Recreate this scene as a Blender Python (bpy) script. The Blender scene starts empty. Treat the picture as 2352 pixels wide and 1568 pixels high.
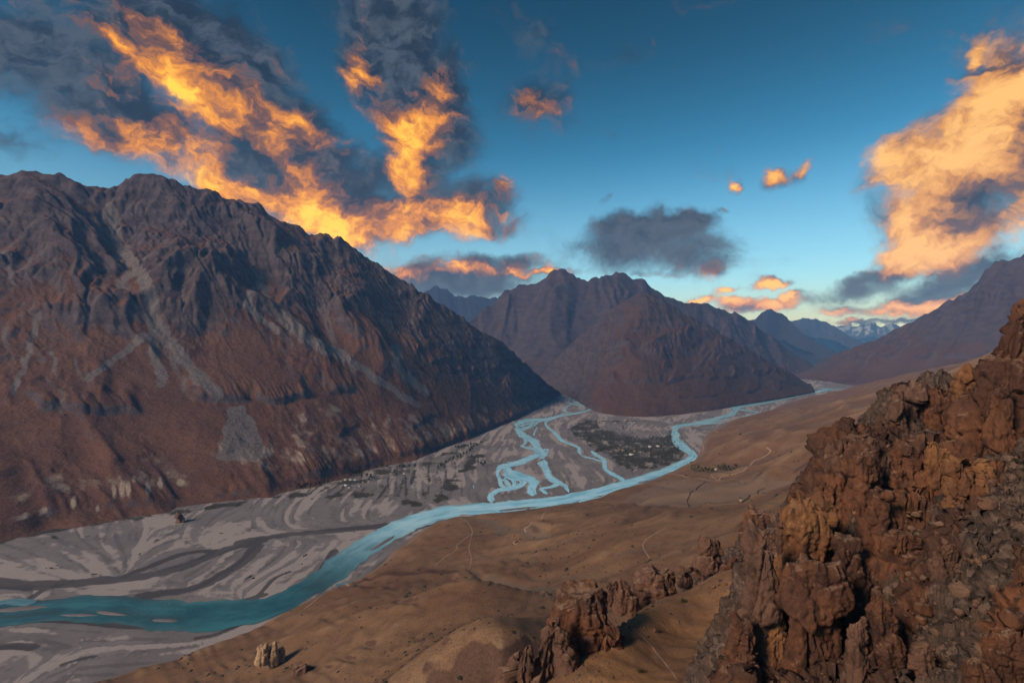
import bpy, math, random
import numpy as np

# ------------------------------------------------------------------ camera, sky, sun, exposure
SC = bpy.context.scene
COL = SC.collection
CAM_H = 400.0            # metres above the river
FP = 1176.0              # 18 mm lens on a 36 mm sensor: half the picture width subtends tan = 1

cam_data = bpy.data.cameras.new("camera")
cam_data.lens = 18.0
cam_data.sensor_width = 36.0
cam_data.clip_start = 0.5
cam_data.clip_end = 90000.0
cam = bpy.data.objects.new("camera", cam_data)
COL.objects.link(cam)
cam.location = (0, 0, CAM_H)
cam.rotation_euler = (math.radians(90), 0, 0)
SC.camera = cam

SUN_AZ = math.radians(-128)      # clockwise from +Y (the view direction); higher and farther behind left than the sunset, to brighten shaded slopes
SUN_EL = math.radians(31)
sun_data = bpy.data.lights.new("sun", 'SUN')
sun_data.energy = 2.85
sun_data.angle = math.radians(13)
sun_data.color = (1.0, 0.82, 0.67)
sun = bpy.data.objects.new("sun", sun_data)
COL.objects.link(sun)
sun.rotation_euler = (math.pi / 2 - SUN_EL, 0, math.pi - SUN_AZ)

SC.view_settings.view_transform = 'Standard'
SC.view_settings.look = 'None'
SC.view_settings.gamma = 1.0
SC.view_settings.exposure = 0.35
SC.cycles.use_denoising = True
SC.cycles.max_bounces = 4
SC.cycles.diffuse_bounces = 2
SC.cycles.glossy_bounces = 2
SC.cycles.transmission_bounces = 1
SC.cycles.volume_bounces = 1
SC.cycles.caustics_reflective = False
SC.cycles.caustics_refractive = False


def build_world():
    w = bpy.data.worlds.new("World")
    SC.world = w
    w.use_nodes = True
    w.cycles.sampling_method = 'NONE'
    nt = w.node_tree
    nt.nodes.clear()
    N, L = nt.nodes, nt.links

    def node(t, **kw):
        n = N.new(t)
        for k, v in kw.items():
            setattr(n, k, v)
        return n

    def put(sock, v):
        if isinstance(v, bpy.types.NodeSocket):
            L.new(v, sock)
        else:
            sock.default_value = v

    def m(op, a, b=0.0, c=None, clamp=False):
        n = node('ShaderNodeMath', operation=op, use_clamp=clamp)
        put(n.inputs[0], a)
        put(n.inputs[1], b)
        if c is not None:
            put(n.inputs[2], c)
        return n.outputs[0]

    def mixc(f, a, b):
        n = node('ShaderNodeMix', data_type='RGBA')
        put(n.inputs[0], f)
        put(n.inputs[6], a)
        put(n.inputs[7], b)
        return n.outputs[2]

    def smooth(v, lo, hi, a=0.0, b=1.0):
        n = node('ShaderNodeMapRange', interpolation_type='SMOOTHSTEP')
        put(n.inputs[0], v)
        n.inputs[1].default_value, n.inputs[2].default_value = lo, hi
        n.inputs[3].default_value, n.inputs[4].default_value = a, b
        return n.outputs[0]

    tc = node('ShaderNodeTexCoord').outputs['Generated']
    sep = node('ShaderNodeSeparateXYZ')
    L.new(tc, sep.inputs[0])
    x, y, z = sep.outputs
    az = m('ARCTAN2', x, y)
    hyp = m('SQRT', m('ADD', m('MULTIPLY', x, x), m('MULTIPLY', y, y)))
    el = m('ARCTAN2', z, hyp)
    cb = node('ShaderNodeCombineXYZ')
    L.new(az, cb.inputs[0])
    L.new(el, cb.inputs[1])
    P = cb.outputs[0]

    sky = node('ShaderNodeTexSky', sky_type='NISHITA', sun_disc=False)
    sky.sun_elevation = SUN_EL
    sky.sun_rotation = SUN_AZ
    sky.altitude = 3800
    sky.air_density = 1.15
    sky.dust_density = 2.6
    sky.ozone_density = 4.0
    # the camera's rendering of that sky: deeper and more saturated overhead
    hs = node('ShaderNodeHueSaturation')
    hs.inputs['Hue'].default_value = 0.475
    hs.inputs['Saturation'].default_value = 1.22
    hs.inputs['Value'].default_value = 1.0
    L.new(sky.outputs[0], hs.inputs['Color'])
    mul = node('ShaderNodeVectorMath', operation='SCALE')
    L.new(hs.outputs[0], mul.inputs[0])
    mul.inputs['Scale'].default_value = 0.062
    # dust low in the air: the sky pales towards the horizon all round and turns faintly yellow at its rim
    lowair = smooth(el, 0.62, 0.0)
    gl = node('ShaderNodeVectorMath', operation='SCALE')
    L.new(mul.outputs[0], gl.inputs[0])
    L.new(m('ADD', 0.66, m('MULTIPLY', lowair, 1.75)), gl.inputs['Scale'])
    base = mixc(m('MULTIPLY', smooth(el, 0.36, 0.0), 0.5), gl.outputs[0], (0.40, 0.48, 0.45, 1))
    base = mixc(m('MULTIPLY', smooth(el, 0.13, 0.0), 0.5), base, (0.52, 0.46, 0.30, 1))

    def noise(vec, scale, detail=7, rough=0.6, dist=0.0, lac=2.0):
        n = node('ShaderNodeTexNoise', noise_dimensions='3D')
        put(n.inputs['Vector'], vec)
        n.inputs['Scale'].default_value = scale
        n.inputs['Detail'].default_value = detail
        n.inputs['Roughness'].default_value = rough
        n.inputs['Lacunarity'].default_value = lac
        n.inputs['Distortion'].default_value = dist
        return n.outputs

    def warp(vec, amt, scale, off=(0, 0, 0)):
        o = node('ShaderNodeVectorMath', operation='ADD')
        put(o.inputs[0], vec)
        o.inputs[1].default_value = off
        c = noise(o.outputs[0], scale, 5, 0.62)[1]
        s = node('ShaderNodeVectorMath', operation='SUBTRACT')
        put(s.inputs[0], c)
        s.inputs[1].default_value = (0.5, 0.5, 0.5)
        k = node('ShaderNodeVectorMath', operation='SCALE')
        put(k.inputs[0], s.outputs[0])
        k.inputs['Scale'].default_value = amt
        a = node('ShaderNodeVectorMath', operation='ADD')
        put(a.inputs[0], vec)
        put(a.inputs[1], k.outputs[0])
        return a.outputs[0]

    def blobs(vec, lst, grow=1.0):
        tot = None
        for px, py, rx, ry, rot, wgt in lst:
            a0 = math.atan((px - 1176) / FP)
            e0 = math.atan((784 - py) / math.hypot(FP, px - 1176))
            k = math.cos(a0)
            mp = node('ShaderNodeMapping', vector_type='TEXTURE')
            if tot is None:
                put(mp.inputs[0], vec)
            else:
                # evaluated one after another, which keeps the shader small
                ch = node('ShaderNodeVectorMath', operation='MULTIPLY_ADD')
                L.new(tot, ch.inputs[0])
                ch.inputs[1].default_value = (0, 0, 1e-7)
                put(ch.inputs[2], vec)
                L.new(ch.outputs[0], mp.inputs[0])
            mp.inputs[1].default_value = (a0, e0, 0)
            mp.inputs[2].default_value = (0, 0, math.radians(-rot))
            mp.inputs[3].default_value = (grow * rx / FP * k * k, grow * ry / FP * k, 1)
            ln = node('ShaderNodeVectorMath', operation='LENGTH')
            L.new(mp.outputs[0], ln.inputs[0])
            v = smooth(ln.outputs['Value'], 1.35, 0.0, 0.0, wgt)
            if tot is None:
                tot = v
            else:
                # probabilistic-or keeps overlaps smooth
                tot = m('SUBTRACT', m('ADD', tot, v), m('MULTIPLY', tot, v))
        return tot

    Pw = warp(P, 0.15, 4.0)
    Pw2 = warp(Pw, 0.045, 18.0, (3.1, 1.7, 0.4))
    stretch = node('ShaderNodeMapping')
    L.new(Pw2, stretch.inputs[0])
    stretch.inputs[2].default_value = (0, 0, math.radians(12))
    stretch.inputs[3].default_value = (1.0, 1.7, 1.0)
    S = stretch.outputs[0]

    GREY = [(90, 130, 300, 120, 28, .95), (420, 50, 260, 90, 18, 1), (570, 180, 230, 95, 38, 1), (290, 260, 230, 70, 26, .85),
            (610, 350, 95, 100, 55, .95), (890, 60, 170, 130, 85, 1), (960, 190, 130, 110, 60, .8), (1060, 330, 55, 70, 60, .7),
            (1220, 160, 130, 100, 25, .52), (1460, 110, 60, 40, 0, .38), (1495, 575, 190, 58, 6, 1.0), (1430, 530, 90, 45, -8, .95),
            (1565, 522, 70, 26, -8, .8), (880, 440, 270, 70, 8, .85), (1130, 480, 70, 60, 30, .7), (1080, 650, 200, 46, 2, .9),
            (1130, 600, 110, 22, 0, .7),
            (2310, 440, 230, 75, -20, .95), (2352, 330, 90, 60, -30, .7), (60, 320, 90, 35, 20, .35)]
    WARM = [(560, 260, 250, 110, 24, .6), (420, 85, 160, 40, 22, .95), (480, 220, 230, 62, 24, 1), (600, 280, 190, 55, 16, .95), (390, 310, 170, 55, 20, .8),
            (280, 120, 36, 20, 15, .7), (340, 365, 220, 55, 12, .85), (820, 160, 45, 95, 5, .75), (930, 320, 95, 120, 10, 1),
            (1010, 205, 55, 70, 15, .75), (940, 415, 60, 60, 0, .85), (800, 505, 250, 60, 8, 1), (1010, 510, 190, 42, 0, 1), (880, 525, 170, 30, 4, .8),
            (520, 440, 100, 30, 8, .85), (1090, 612, 170, 30, -2, .85), (2190, 375, 230, 130, -28, 1), (2090, 372, 130, 66, -14, .95), (2160, 490, 150, 60, -8, .9), (2340, 240, 190, 140, -38, 1),
            (2270, 500, 260, 90, -12, 1), (2130, 570, 90, 26, -6, .75), (1240, 235, 75, 38, 10, .62), (2230, 130, 60, 14, -55, .6), (1160, 440, 40, 30, -30, .6)]
    # small clouds keep their outline better: they drift less in the warp
    Ps = warp(P, 0.05, 21.0, (1.1, 7.3, 0))
    GREY_S = [(1945, 672, 120, 34, -8, 1), (2170, 662, 140, 36, -16, .95), (2260, 610, 120, 26, -22, .7), (1640, 618, 30, 14, 0, .5), (1990, 738, 80, 9, 0, .7),
              (1495, 578, 175, 50, 6, .8), (1430, 530, 80, 38, -8, .8), (1565, 522, 66, 22, -8, .9), (1720, 705, 60, 14, 0, .6), (1150, 600, 90, 18, -4, .8),
              (1060, 648, 150, 28, 3, .9), (1390, 462, 26, 12, -20, .45), (1420, 300, 34, 14, 0, .4), (1980, 640, 50, 16, -15, .6), (2090, 735, 90, 9, -4, .7)]
    WARM_S = [(1778, 408, 36, 24, -20, 1), (1845, 390, 42, 24, -28, 1), (1610, 690, 48, 15, -4, 1), (1668, 668, 36, 10, -6, .9), (1690, 695, 60, 16, 0, .9), (1770, 655, 60, 13, -4, .95),
              (1760, 700, 80, 20, -4, 1), (1810, 690, 40, 16, -8, .9), (2050, 622, 100, 22, -8, 1), (2040, 705, 90, 16, -6, .95), (2140, 700, 120, 18, -10, .95), (1930, 712, 60, 12, 0, .8),
              (1690, 425, 20, 11, -30, .75), (1662, 480, 16, 8, 0, .6), (2100, 585, 110, 18, -8, .95), (1960, 735, 50, 8, 0, .8), (1060, 615, 120, 16, -3, 1), (1240, 628, 90, 10, -2, .9),
              (950, 630, 60, 14, 6, .8), (1490, 634, 60, 8, 0, .7), (2230, 680, 90, 16, -14, .7)]

    def either(a, b):
        return m('SUBTRACT', m('ADD', a, b), m('MULTIPLY', a, b))
    gB = either(blobs(Pw, GREY, 1.2), blobs(Ps, GREY_S, 1.1))
    wB = either(blobs(Pw, WARM, 1.15), blobs(Ps, WARM_S, 1.15))
    cover = m('SUBTRACT', m('ADD', gB, wB), m('MULTIPLY', gB, wB))

    def field(vec, scale, off, detail=9, rough=0.62):
        o = node('ShaderNodeVectorMath', operation='ADD')
        put(o.inputs[0], vec)
        o.inputs[1].default_value = off
        return noise(o.outputs[0], scale, detail, rough)[0]

    def body(off):
        f = m('SUBTRACT', field(S, 5.5, off), 0.5)
        return m('ADD', cover, m('MULTIPLY', f, 2.3))
    D = body((0, 0, 0))
    D1 = body((-0.014, -0.020, 0))                  # a step towards the sunset, which lies low and to the left
    alpha = smooth(D, 0.14, 0.90)
    relief = smooth(m('SUBTRACT', D, D1), -0.27, 0.27, -1.0, 1.0)
    streak = m('SUBTRACT', field(S, 9.0, (4.3, 2.2, 0), 8, 0.6), 0.5)
    lit = m('ADD', m('SUBTRACT', m('MULTIPLY', wB, 1.08), m('MULTIPLY', gB, 0.55)), m('ADD', m('MULTIPLY', streak, 2.7), m('MULTIPLY', relief, 0.30)))
    azr = smooth(az, 0.25, 0.7)                     # farther from the sunset the light is paler
    grey = mixc(smooth(relief, -1.0, 1.0), (0.014, 0.024, 0.040, 1), (0.062, 0.080, 0.108, 1))
    grey = mixc(m('MULTIPLY', smooth(el, 0.42, 0.12), 0.3), grey, (0.085, 0.065, 0.062, 1))
    c_a = mixc(smooth(lit, -0.02, 0.42), grey, mixc(azr, (0.17, 0.075, 0.050, 1), (0.15, 0.078, 0.055, 1)))
    c_b = mixc(smooth(lit, 0.30, 0.84), c_a, mixc(azr, (0.68, 0.24, 0.028, 1), (0.58, 0.25, 0.055, 1)))
    wcol = mixc(smooth(lit, 0.68, 1.30), c_b, mixc(azr, (1.15, 0.62, 0.05, 1), (0.88, 0.47, 0.13, 1)))
    c2 = mixc(m('MULTIPLY', alpha, 0.965), base, wcol)
    bg = node('ShaderNodeBackground')
    L.new(c2, bg.inputs[0])
    bg.inputs[1].default_value = 1.0
    out = node('ShaderNodeOutputWorld')
    L.new(bg.outputs[0], out.inputs[0])


build_world()

# ------------------------------------------------------------------ numpy helpers
def _h(ix, iy, iz, seed):
    h = (ix.astype(np.int64) * 374761393 + iy.astype(np.int64) * 668265263 + iz * 2147483647 % 1274126177 + seed * 974634777)
    h = (h ^ (h >> 13)) * 1274126177
    h &= 0x7fffffff
    h = (h ^ (h >> 16)) * 69069
    h &= 0x7fffffff
    return h ^ (h >> 11)


def perlin2(x, y, seed=0):
    xi, yi = np.floor(x), np.floor(y)
    xf, yf = x - xi, y - yi
    u = xf * xf * xf * (xf * (xf * 6 - 15) + 10)
    v = yf * yf * yf * (yf * (yf * 6 - 15) + 10)

    def g(dx, dy):
        a = (_h(xi + dx, yi + dy, 0, seed) & 4095) * (2 * math.pi / 4096)
        return np.cos(a) * (xf - dx) + np.sin(a) * (yf - dy)
    a = g(0, 0) * (1 - u) + g(1, 0) * u
    b = g(0, 1) * (1 - u) + g(1, 1) * u
    return (a * (1 - v) + b * v) * 1.4


def perlin3(x, y, z, seed=0):
    xi, yi, zi = np.floor(x), np.floor(y), np.floor(z)
    xf, yf, zf = x - xi, y - yi, z - zi
    u, v, w = [t * t * t * (t * (t * 6 - 15) + 10) for t in (xf, yf, zf)]
    zi = zi.astype(np.int64)

    def g(dx, dy, dz):
        h = _h(xi + dx, yi + dy, (zi + dz) * 83492791, seed)
        a = (h & 1023) * (2 * math.pi / 1024)
        c = ((h >> 10) & 1023) / 512.0 - 1
        s = np.sqrt(np.maximum(0, 1 - c * c))
        return s * np.cos(a) * (xf - dx) + s * np.sin(a) * (yf - dy) + c * (zf - dz)
    r = 0
    for dz, wz in ((0, 1 - w), (1, w)):
        a = g(0, 0, dz) * (1 - u) + g(1, 0, dz) * u
        b = g(0, 1, dz) * (1 - u) + g(1, 1, dz) * u
        r = r + (a * (1 - v) + b * v) * wz
    return r * 1.35


def fbm2(x, y, o=5, seed=0, gain=0.5, lac=2.03):
    r, a = 0, 1.0
    for i in range(o):
        r = r + a * perlin2(x, y, seed + i * 7)
        x, y, a = x * lac + 17.3, y * lac - 9.1, a * gain
    return r


def ridged2(x, y, o=5, seed=0, gain=0.5, lac=2.03):
    r, a, w = 0, 1.0, 1.0
    for i in range(o):
        n = 1 - np.abs(perlin2(x, y, seed + i * 7))
        n = n * n * w
        w = np.clip(n * 1.6, 0, 1)
        r = r + a * n
        x, y, a = x * lac + 17.3, y * lac - 9.1, a * gain
    return r


def fbm3(p, f, o=4, seed=0, gain=0.5, ridged=False):
    x, y, z = p[..., 0] * f, p[..., 1] * f, p[..., 2] * f
    r, a = 0, 1.0
    for i in range(o):
        n = perlin3(x, y, z, seed + i * 5)
        r = r + a * ((1 - 2 * np.abs(n)) if ridged else n)
        x, y, z, a = x * 2.03 + 11.7, y * 2.03 - 5.3, z * 2.03 + 3.9, a * gain
    return r


def worley3(p, f, seed=0):
    """distance to nearest seed, second nearest, and a random tilted plane value of the nearest cell"""
    q = p * f
    qi = np.floor(q)
    d1 = np.full(q.shape[:-1], 9.0)
    d2 = d1.copy()
    pl = np.zeros_like(d1)
    for dx in (-1, 0, 1):
        for dy in (-1, 0, 1):
            for dz in (-1, 0, 1):
                cx, cy, cz = qi[..., 0] + dx, qi[..., 1] + dy, (qi[..., 2] + dz).astype(np.int64)
                h = _h(cx, cy, cz * 83492791, seed)
                h2 = _h(cx, cy, cz * 83492791, seed + 101)
                ox, oy, oz = (h & 1023) / 1024, ((h >> 10) & 1023) / 1024, ((h >> 20) & 1023) / 1024
                vx, vy, vz = q[..., 0] - cx - ox, q[..., 1] - cy - oy, q[..., 2] - cz - oz
                d = vx * vx + vy * vy + vz * vz
                t = (((h2 & 1023) / 512 - 1) * vx + (((h2 >> 10) & 1023) / 512 - 1) * vy
                     + (((h2 >> 20) & 1023) / 512 - 1) * vz + ((h2 & 255) / 255 - .5) * .9)
                near = d < d1
                d2 = np.where(near, d1, np.minimum(d2, d))
                pl = np.where(near, t, pl)
                d1 = np.where(near, d, d1)
    return np.sqrt(d1), np.sqrt(d2), pl


def sstep(a, b, x):
    t = np.clip((x - a) / (b - a), 0, 1)
    return t * t * (3 - 2 * t)


def gz(px, py, z=0.0):
    """world point on the level z that lies at this bearing and dip from the viewpoint"""
    d = (CAM_H - z) * FP / (py - 784.0)
    return np.array([(px - 1176.0) / FP * d, d, z])


def at(px, py, d):
    return np.array([(px - 1176.0) / FP * d, d, CAM_H - (py - 784.0) / FP * d])


def catmull(pts, n):
    """resample a polyline of any dimension with a centripetal-ish spline to n points by arc length"""
    pts = np.asarray(pts, float)
    P = np.vstack([2 * pts[0] - pts[1], pts, 2 * pts[-1] - pts[-2]])
    out = []
    for i in range(1, len(P) - 2):
        t = np.linspace(0, 1, 16, endpoint=False)[:, None]
        a, b, c, d = P[i - 1], P[i], P[i + 1], P[i + 2]
        out.append(.5 * (2 * b + (c - a) * t + (2 * a - 5 * b + 4 * c - d) * t ** 2 + (-a + 3 * b - 3 * c + d) * t ** 3))
    out = np.vstack(out + [pts[-1:]])
    return resample(out, n)


def resample(P, n):
    s = np.concatenate([[0], np.cumsum(np.linalg.norm(np.diff(P, axis=0), axis=1))])
    t = np.linspace(0, s[-1], n)
    return np.stack([np.interp(t, s, P[:, k]) for k in range(P.shape[1])], 1)


def blur(a, n=1):
    for _ in range(n):
        p = np.pad(a, 1, mode='edge')
        a = (p[1:-1, 1:-1] * 4 + (p[:-2, 1:-1] + p[2:, 1:-1] + p[1:-1, :-2] + p[1:-1, 2:]) * 2
             + p[:-2, :-2] + p[:-2, 2:] + p[2:, :-2] + p[2:, 2:]) / 16
    return a


def erode(H, cell, drops=40000, batches=4, steps=60, seed=1, k=1.0):
    """run rain drops over the height grid: they cut gullies and drop scree below; returns heights and a flow map"""
    rng = np.random.default_rng(seed)
    h = H / cell
    ny, nx = h.shape
    flow = np.zeros(ny * nx)
    for b in range(batches):
        px = rng.uniform(1, nx - 3, drops)
        py = rng.uniform(1, ny - 3, drops)
        dx = np.zeros(drops)
        dy = np.zeros(drops)
        sp = np.ones(drops)
        wt = np.ones(drops)
        sed = np.zeros(drops)
        for s in range(steps):
            ix, iy = px.astype(int), py.astype(int)
            fx, fy = px - ix, py - iy
            i00 = iy * nx + ix
            hf = h.ravel()
            a, bb, c, d = hf[i00], hf[i00 + 1], hf[i00 + nx], hf[i00 + nx + 1]
            gx = (bb - a) * (1 - fy) + (d - c) * fy
            gy = (c - a) * (1 - fx) + (d - bb) * fx
            h0 = a * (1 - fx) * (1 - fy) + bb * fx * (1 - fy) + c * (1 - fx) * fy + d * fx * fy
            dx = dx * .15 - gx * .85
            dy = dy * .15 - gy * .85
            ln = np.sqrt(dx * dx + dy * dy) + 1e-6
            dx, dy = dx / ln, dy / ln
            nxp = np.clip(px + dx, 1, nx - 3.01)
            nyp = np.clip(py + dy, 1, ny - 3.01)
            jx, jy = nxp.astype(int), nyp.astype(int)
            ex, ey = nxp - jx, nyp - jy
            j00 = jy * nx + jx
            h1 = (hf[j00] * (1 - ex) * (1 - ey) + hf[j00 + 1] * ex * (1 - ey) + hf[j00 + nx] * (1 - ex) * ey
                  + hf[j00 + nx + 1] * ex * ey)
            dh = h1 - h0
            cap = np.maximum(-dh, .02) * sp * wt * 3.0
            dep = np.where(dh > 0, np.minimum(dh, sed), np.where(sed > cap, (sed - cap) * .3, 0))
            ero = np.where((dh <= 0) & (sed <= cap), np.minimum((cap - sed) * .25 * k, -dh), 0)
            sed = sed + ero - dep
            amt = (dep - ero) * .5
            idx = np.concatenate([i00, i00 + 1, i00 + nx, i00 + nx + 1])
            wts = np.concatenate([amt * (1 - fx) * (1 - fy), amt * fx * (1 - fy), amt * (1 - fx) * fy, amt * fx * fy])
            delta = np.bincount(idx, wts, ny * nx)
            h = h + np.clip(delta, -.06, .05).reshape(ny, nx)
            flow += np.bincount(i00, wt, ny * nx)
            sp = np.sqrt(np.clip(sp * sp - dh * 4, 0.01, 12))
            wt *= .985
            px, py = nxp, nyp
        h = h * .75 + blur(h) * .25
    return h * cell, blur(flow.reshape(ny, nx), 1)


def tps(ctrl, q, smooth=1e-4):
    """thin plate spline through ctrl rows (a, b, value), evaluated at q (n, 2)"""
    c = np.asarray(ctrl, float)

    def U(r2):
        return np.where(r2 > 1e-12, r2 * np.log(np.maximum(r2, 1e-12)), 0)
    n = len(c)
    d = ((c[:, None, :2] - c[None, :, :2]) ** 2).sum(-1)
    A = np.zeros((n + 3, n + 3))
    A[:n, :n] = U(d) + np.eye(n) * smooth
    A[:n, n] = 1
    A[:n, n + 1:] = c[:, :2]
    A[n, :n] = 1
    A[n + 1:, :n] = c[:, :2].T
    w = np.linalg.solve(A, np.concatenate([c[:, 2], [0, 0, 0]]))
    out = np.empty(len(q))
    for i in range(0, len(q), 20000):
        b = q[i:i + 20000]
        r = ((b[:, None, :] - c[None, :, :2]) ** 2).sum(-1)
        out[i:i + 20000] = U(r) @ w[:n] + w[n] + b @ w[n + 1:]
    return out


def poly_dist(x, y, line):
    """distance to a polyline, and the tangent there"""
    best = np.full(x.shape, 1e12)
    tx = np.zeros_like(best)
    ty = np.zeros_like(best)
    for a, b in zip(line[:-1], line[1:]):
        vx, vy = b[0] - a[0], b[1] - a[1]
        l2 = vx * vx + vy * vy + 1e-9
        t = np.clip(((x - a[0]) * vx + (y - a[1]) * vy) / l2, 0, 1)
        d = (x - a[0] - t * vx) ** 2 + (y - a[1] - t * vy) ** 2
        k = d < best
        best = np.where(k, d, best)
        ln = math.sqrt(l2)
        tx = np.where(k, vx / ln, tx)
        ty = np.where(k, vy / ln, ty)
    return np.sqrt(best), tx, ty


def in_poly(x, y, poly):
    c = np.zeros(x.shape, bool)
    n = len(poly)
    for i in range(n):
        x1, y1, x2, y2 = poly[i][0], poly[i][1], poly[i - 1][0], poly[i - 1][1]
        c ^= ((y1 > y) != (y2 > y)) & (x < (x2 - x1) * (y - y1) / (y2 - y1 + 1e-12) + x1)
    return c


# ------------------------------------------------------------------ mesh helpers
def mesh_from(name, verts, quads=None, tris=None, smooth=True):
    me = bpy.data.meshes.new(name)
    verts = np.ascontiguousarray(verts, np.float32).reshape(-1, 3)
    me.vertices.add(len(verts))
    me.vertices.foreach_set('co', verts.ravel())
    loops, starts = [], []
    n = 0
    for arr, k in ((quads, 4), (tris, 3)):
        if arr is not None and len(arr):
            arr = np.asarray(arr, np.int32).reshape(-1, k)
            loops.append(arr.ravel())
            starts.append(n + np.arange(len(arr)) * k)
            n += arr.size
    loops = np.concatenate(loops)
    starts = np.concatenate(starts)
    me.loops.add(len(loops))
    me.loops.foreach_set('vertex_index', loops)
    me.polygons.add(len(starts))
    me.polygons.foreach_set('loop_start', starts.astype(np.int32))
    me.update(calc_edges=True)
    if smooth:
        me.polygons.foreach_set('use_smooth', np.ones(len(starts), bool))
    me.validate()
    return me


def grid_quads(ny, nx, wrap=False):
    i = np.arange(ny * nx).reshape(ny, nx)
    if wrap:
        j = np.roll(i, -1, 1)
        return np.stack([i[:-1], j[:-1], j[1:], i[1:]], -1).reshape(-1, 4)
    return np.stack([i[:-1, :-1], i[:-1, 1:], i[1:, 1:], i[1:, :-1]], -1).reshape(-1, 4)


def add_mask(me, name, r, g=None, b=None, a=None):
    at_ = me.color_attributes.new(name, 'FLOAT_COLOR', 'POINT')
    n = len(me.vertices)
    arr = np.zeros((n, 4), np.float32)
    for k, c in enumerate((r, g, b, a)):
        if c is not None:
            arr[:, k] = np.asarray(c).ravel()
    at_.data.foreach_set('color', arr.ravel())


def add_obj(name, me, mat=None, parent=None, label=None, cat=None, group=None, kind=None):
    o = bpy.data.objects.new(name, me)
    COL.objects.link(o)
    if mat is not None and me is not None and not me.materials:
        me.materials.append(mat)
    if parent is not None:
        o.parent = parent
    for k, v in (('label', label), ('category', cat), ('group', group), ('kind', kind)):
        if v:
            o[k] = v
    return o


# ------------------------------------------------------------------ material helpers
class NT:
    def __init__(self, name):
        self.mat = bpy.data.materials.new(name)
        self.mat.use_nodes = True
        self.nt = self.mat.node_tree
        self.nt.nodes.clear()
        self.pos = self.n('ShaderNodeNewGeometry').outputs['Position']

    def n(self, t, **kw):
        x = self.nt.nodes.new(t)
        for k, v in kw.items():
            setattr(x, k, v)
        return x

    def put(self, s, v):
        if isinstance(v, bpy.types.NodeSocket):
            self.nt.links.new(v, s)
        else:
            if s.type == 'RGBA' and len(v) == 3:
                v = (*v, 1)
            s.default_value = v

    def m(self, op, a, b=0.0, clamp=False):
        x = self.n('ShaderNodeMath', operation=op, use_clamp=clamp)
        self.put(x.inputs[0], a)
        self.put(x.inputs[1], b)
        return x.outputs[0]

    def mix(self, f, a, b, blend='MIX'):
        x = self.n('ShaderNodeMix', data_type='RGBA', blend_type=blend)
        self.put(x.inputs[0], f)
        self.put(x.inputs[6], a)
        self.put(x.inputs[7], b)
        return x.outputs[2]

    def map(self, v, lo, hi, a=0.0, b=1.0, smooth=True):
        x = self.n('ShaderNodeMapRange', interpolation_type='SMOOTHSTEP' if smooth else 'LINEAR')
        self.put(x.inputs[0], v)
        for i, q in enumerate((lo, hi, a, b)):
            x.inputs[1 + i].default_value = q
        return x.outputs[0]

    def noise(self, scale, detail=5, rough=0.55, vec=None, stretch=None, rot=None, dist=0.0, col=False):
        v = self.pos if vec is None else vec
        if stretch or rot:
            mp = self.n('ShaderNodeMapping')
            self.put(mp.inputs[0], v)
            if rot:
                mp.inputs[2].default_value = rot
            if stretch:
                mp.inputs[3].default_value = stretch
            v = mp.outputs[0]
        x = self.n('ShaderNodeTexNoise')
        self.put(x.inputs['Vector'], v)
        x.inputs['Scale'].default_value = scale
        x.inputs['Detail'].default_value = detail
        x.inputs['Roughness'].default_value = rough
        x.inputs['Distortion'].default_value = dist
        return x.outputs[1 if col else 0]

    def voronoi(self, scale, feature='F1', vec=None, stretch=None, rnd=1.0):
        v = self.pos if vec is None else vec
        if stretch:
            mp = self.n('ShaderNodeMapping')
            self.put(mp.inputs[0], v)
            mp.inputs[3].default_value = stretch
            v = mp.outputs[0]
        x = self.n('ShaderNodeTexVoronoi', feature=feature)
        self.put(x.inputs['Vector'], v)
        x.inputs['Scale'].default_value = scale
        x.inputs['Randomness'].default_value = rnd
        return x.outputs

    def attr(self, name):
        x = self.n('ShaderNodeAttribute', attribute_name=name)
        s = self.n('ShaderNodeSeparateColor')
        self.nt.links.new(x.outputs['Color'], s.inputs[0])
        return s.outputs[0], s.outputs[1], s.outputs[2], x.outputs['Alpha']

    def bump(self, h, strength, dist, prev=None):
        x = self.n('ShaderNodeBump')
        x.inputs['Strength'].default_value = strength
        x.inputs['Distance'].default_value = dist
        self.put(x.inputs['Height'], h)
        if prev is not None:
            self.put(x.inputs['Normal'], prev)
        return x.outputs[0]

    def done(self, col, rough=0.9, spec=0.15, normal=None, **kw):
        b = self.n('ShaderNodeBsdfPrincipled')
        self.put(b.inputs['Base Color'], col)
        self.put(b.inputs['Roughness'], rough)
        self.put(b.inputs['Specular IOR Level'], spec)
        if normal is not None:
            self.put(b.inputs['Normal'], normal)
        for k, v in kw.items():
            self.put(b.inputs[k.replace('_', ' ')], v)
        o = self.n('ShaderNodeOutputMaterial')
        self.nt.links.new(b.outputs[0], o.inputs[0])
        return self.mat


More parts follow.
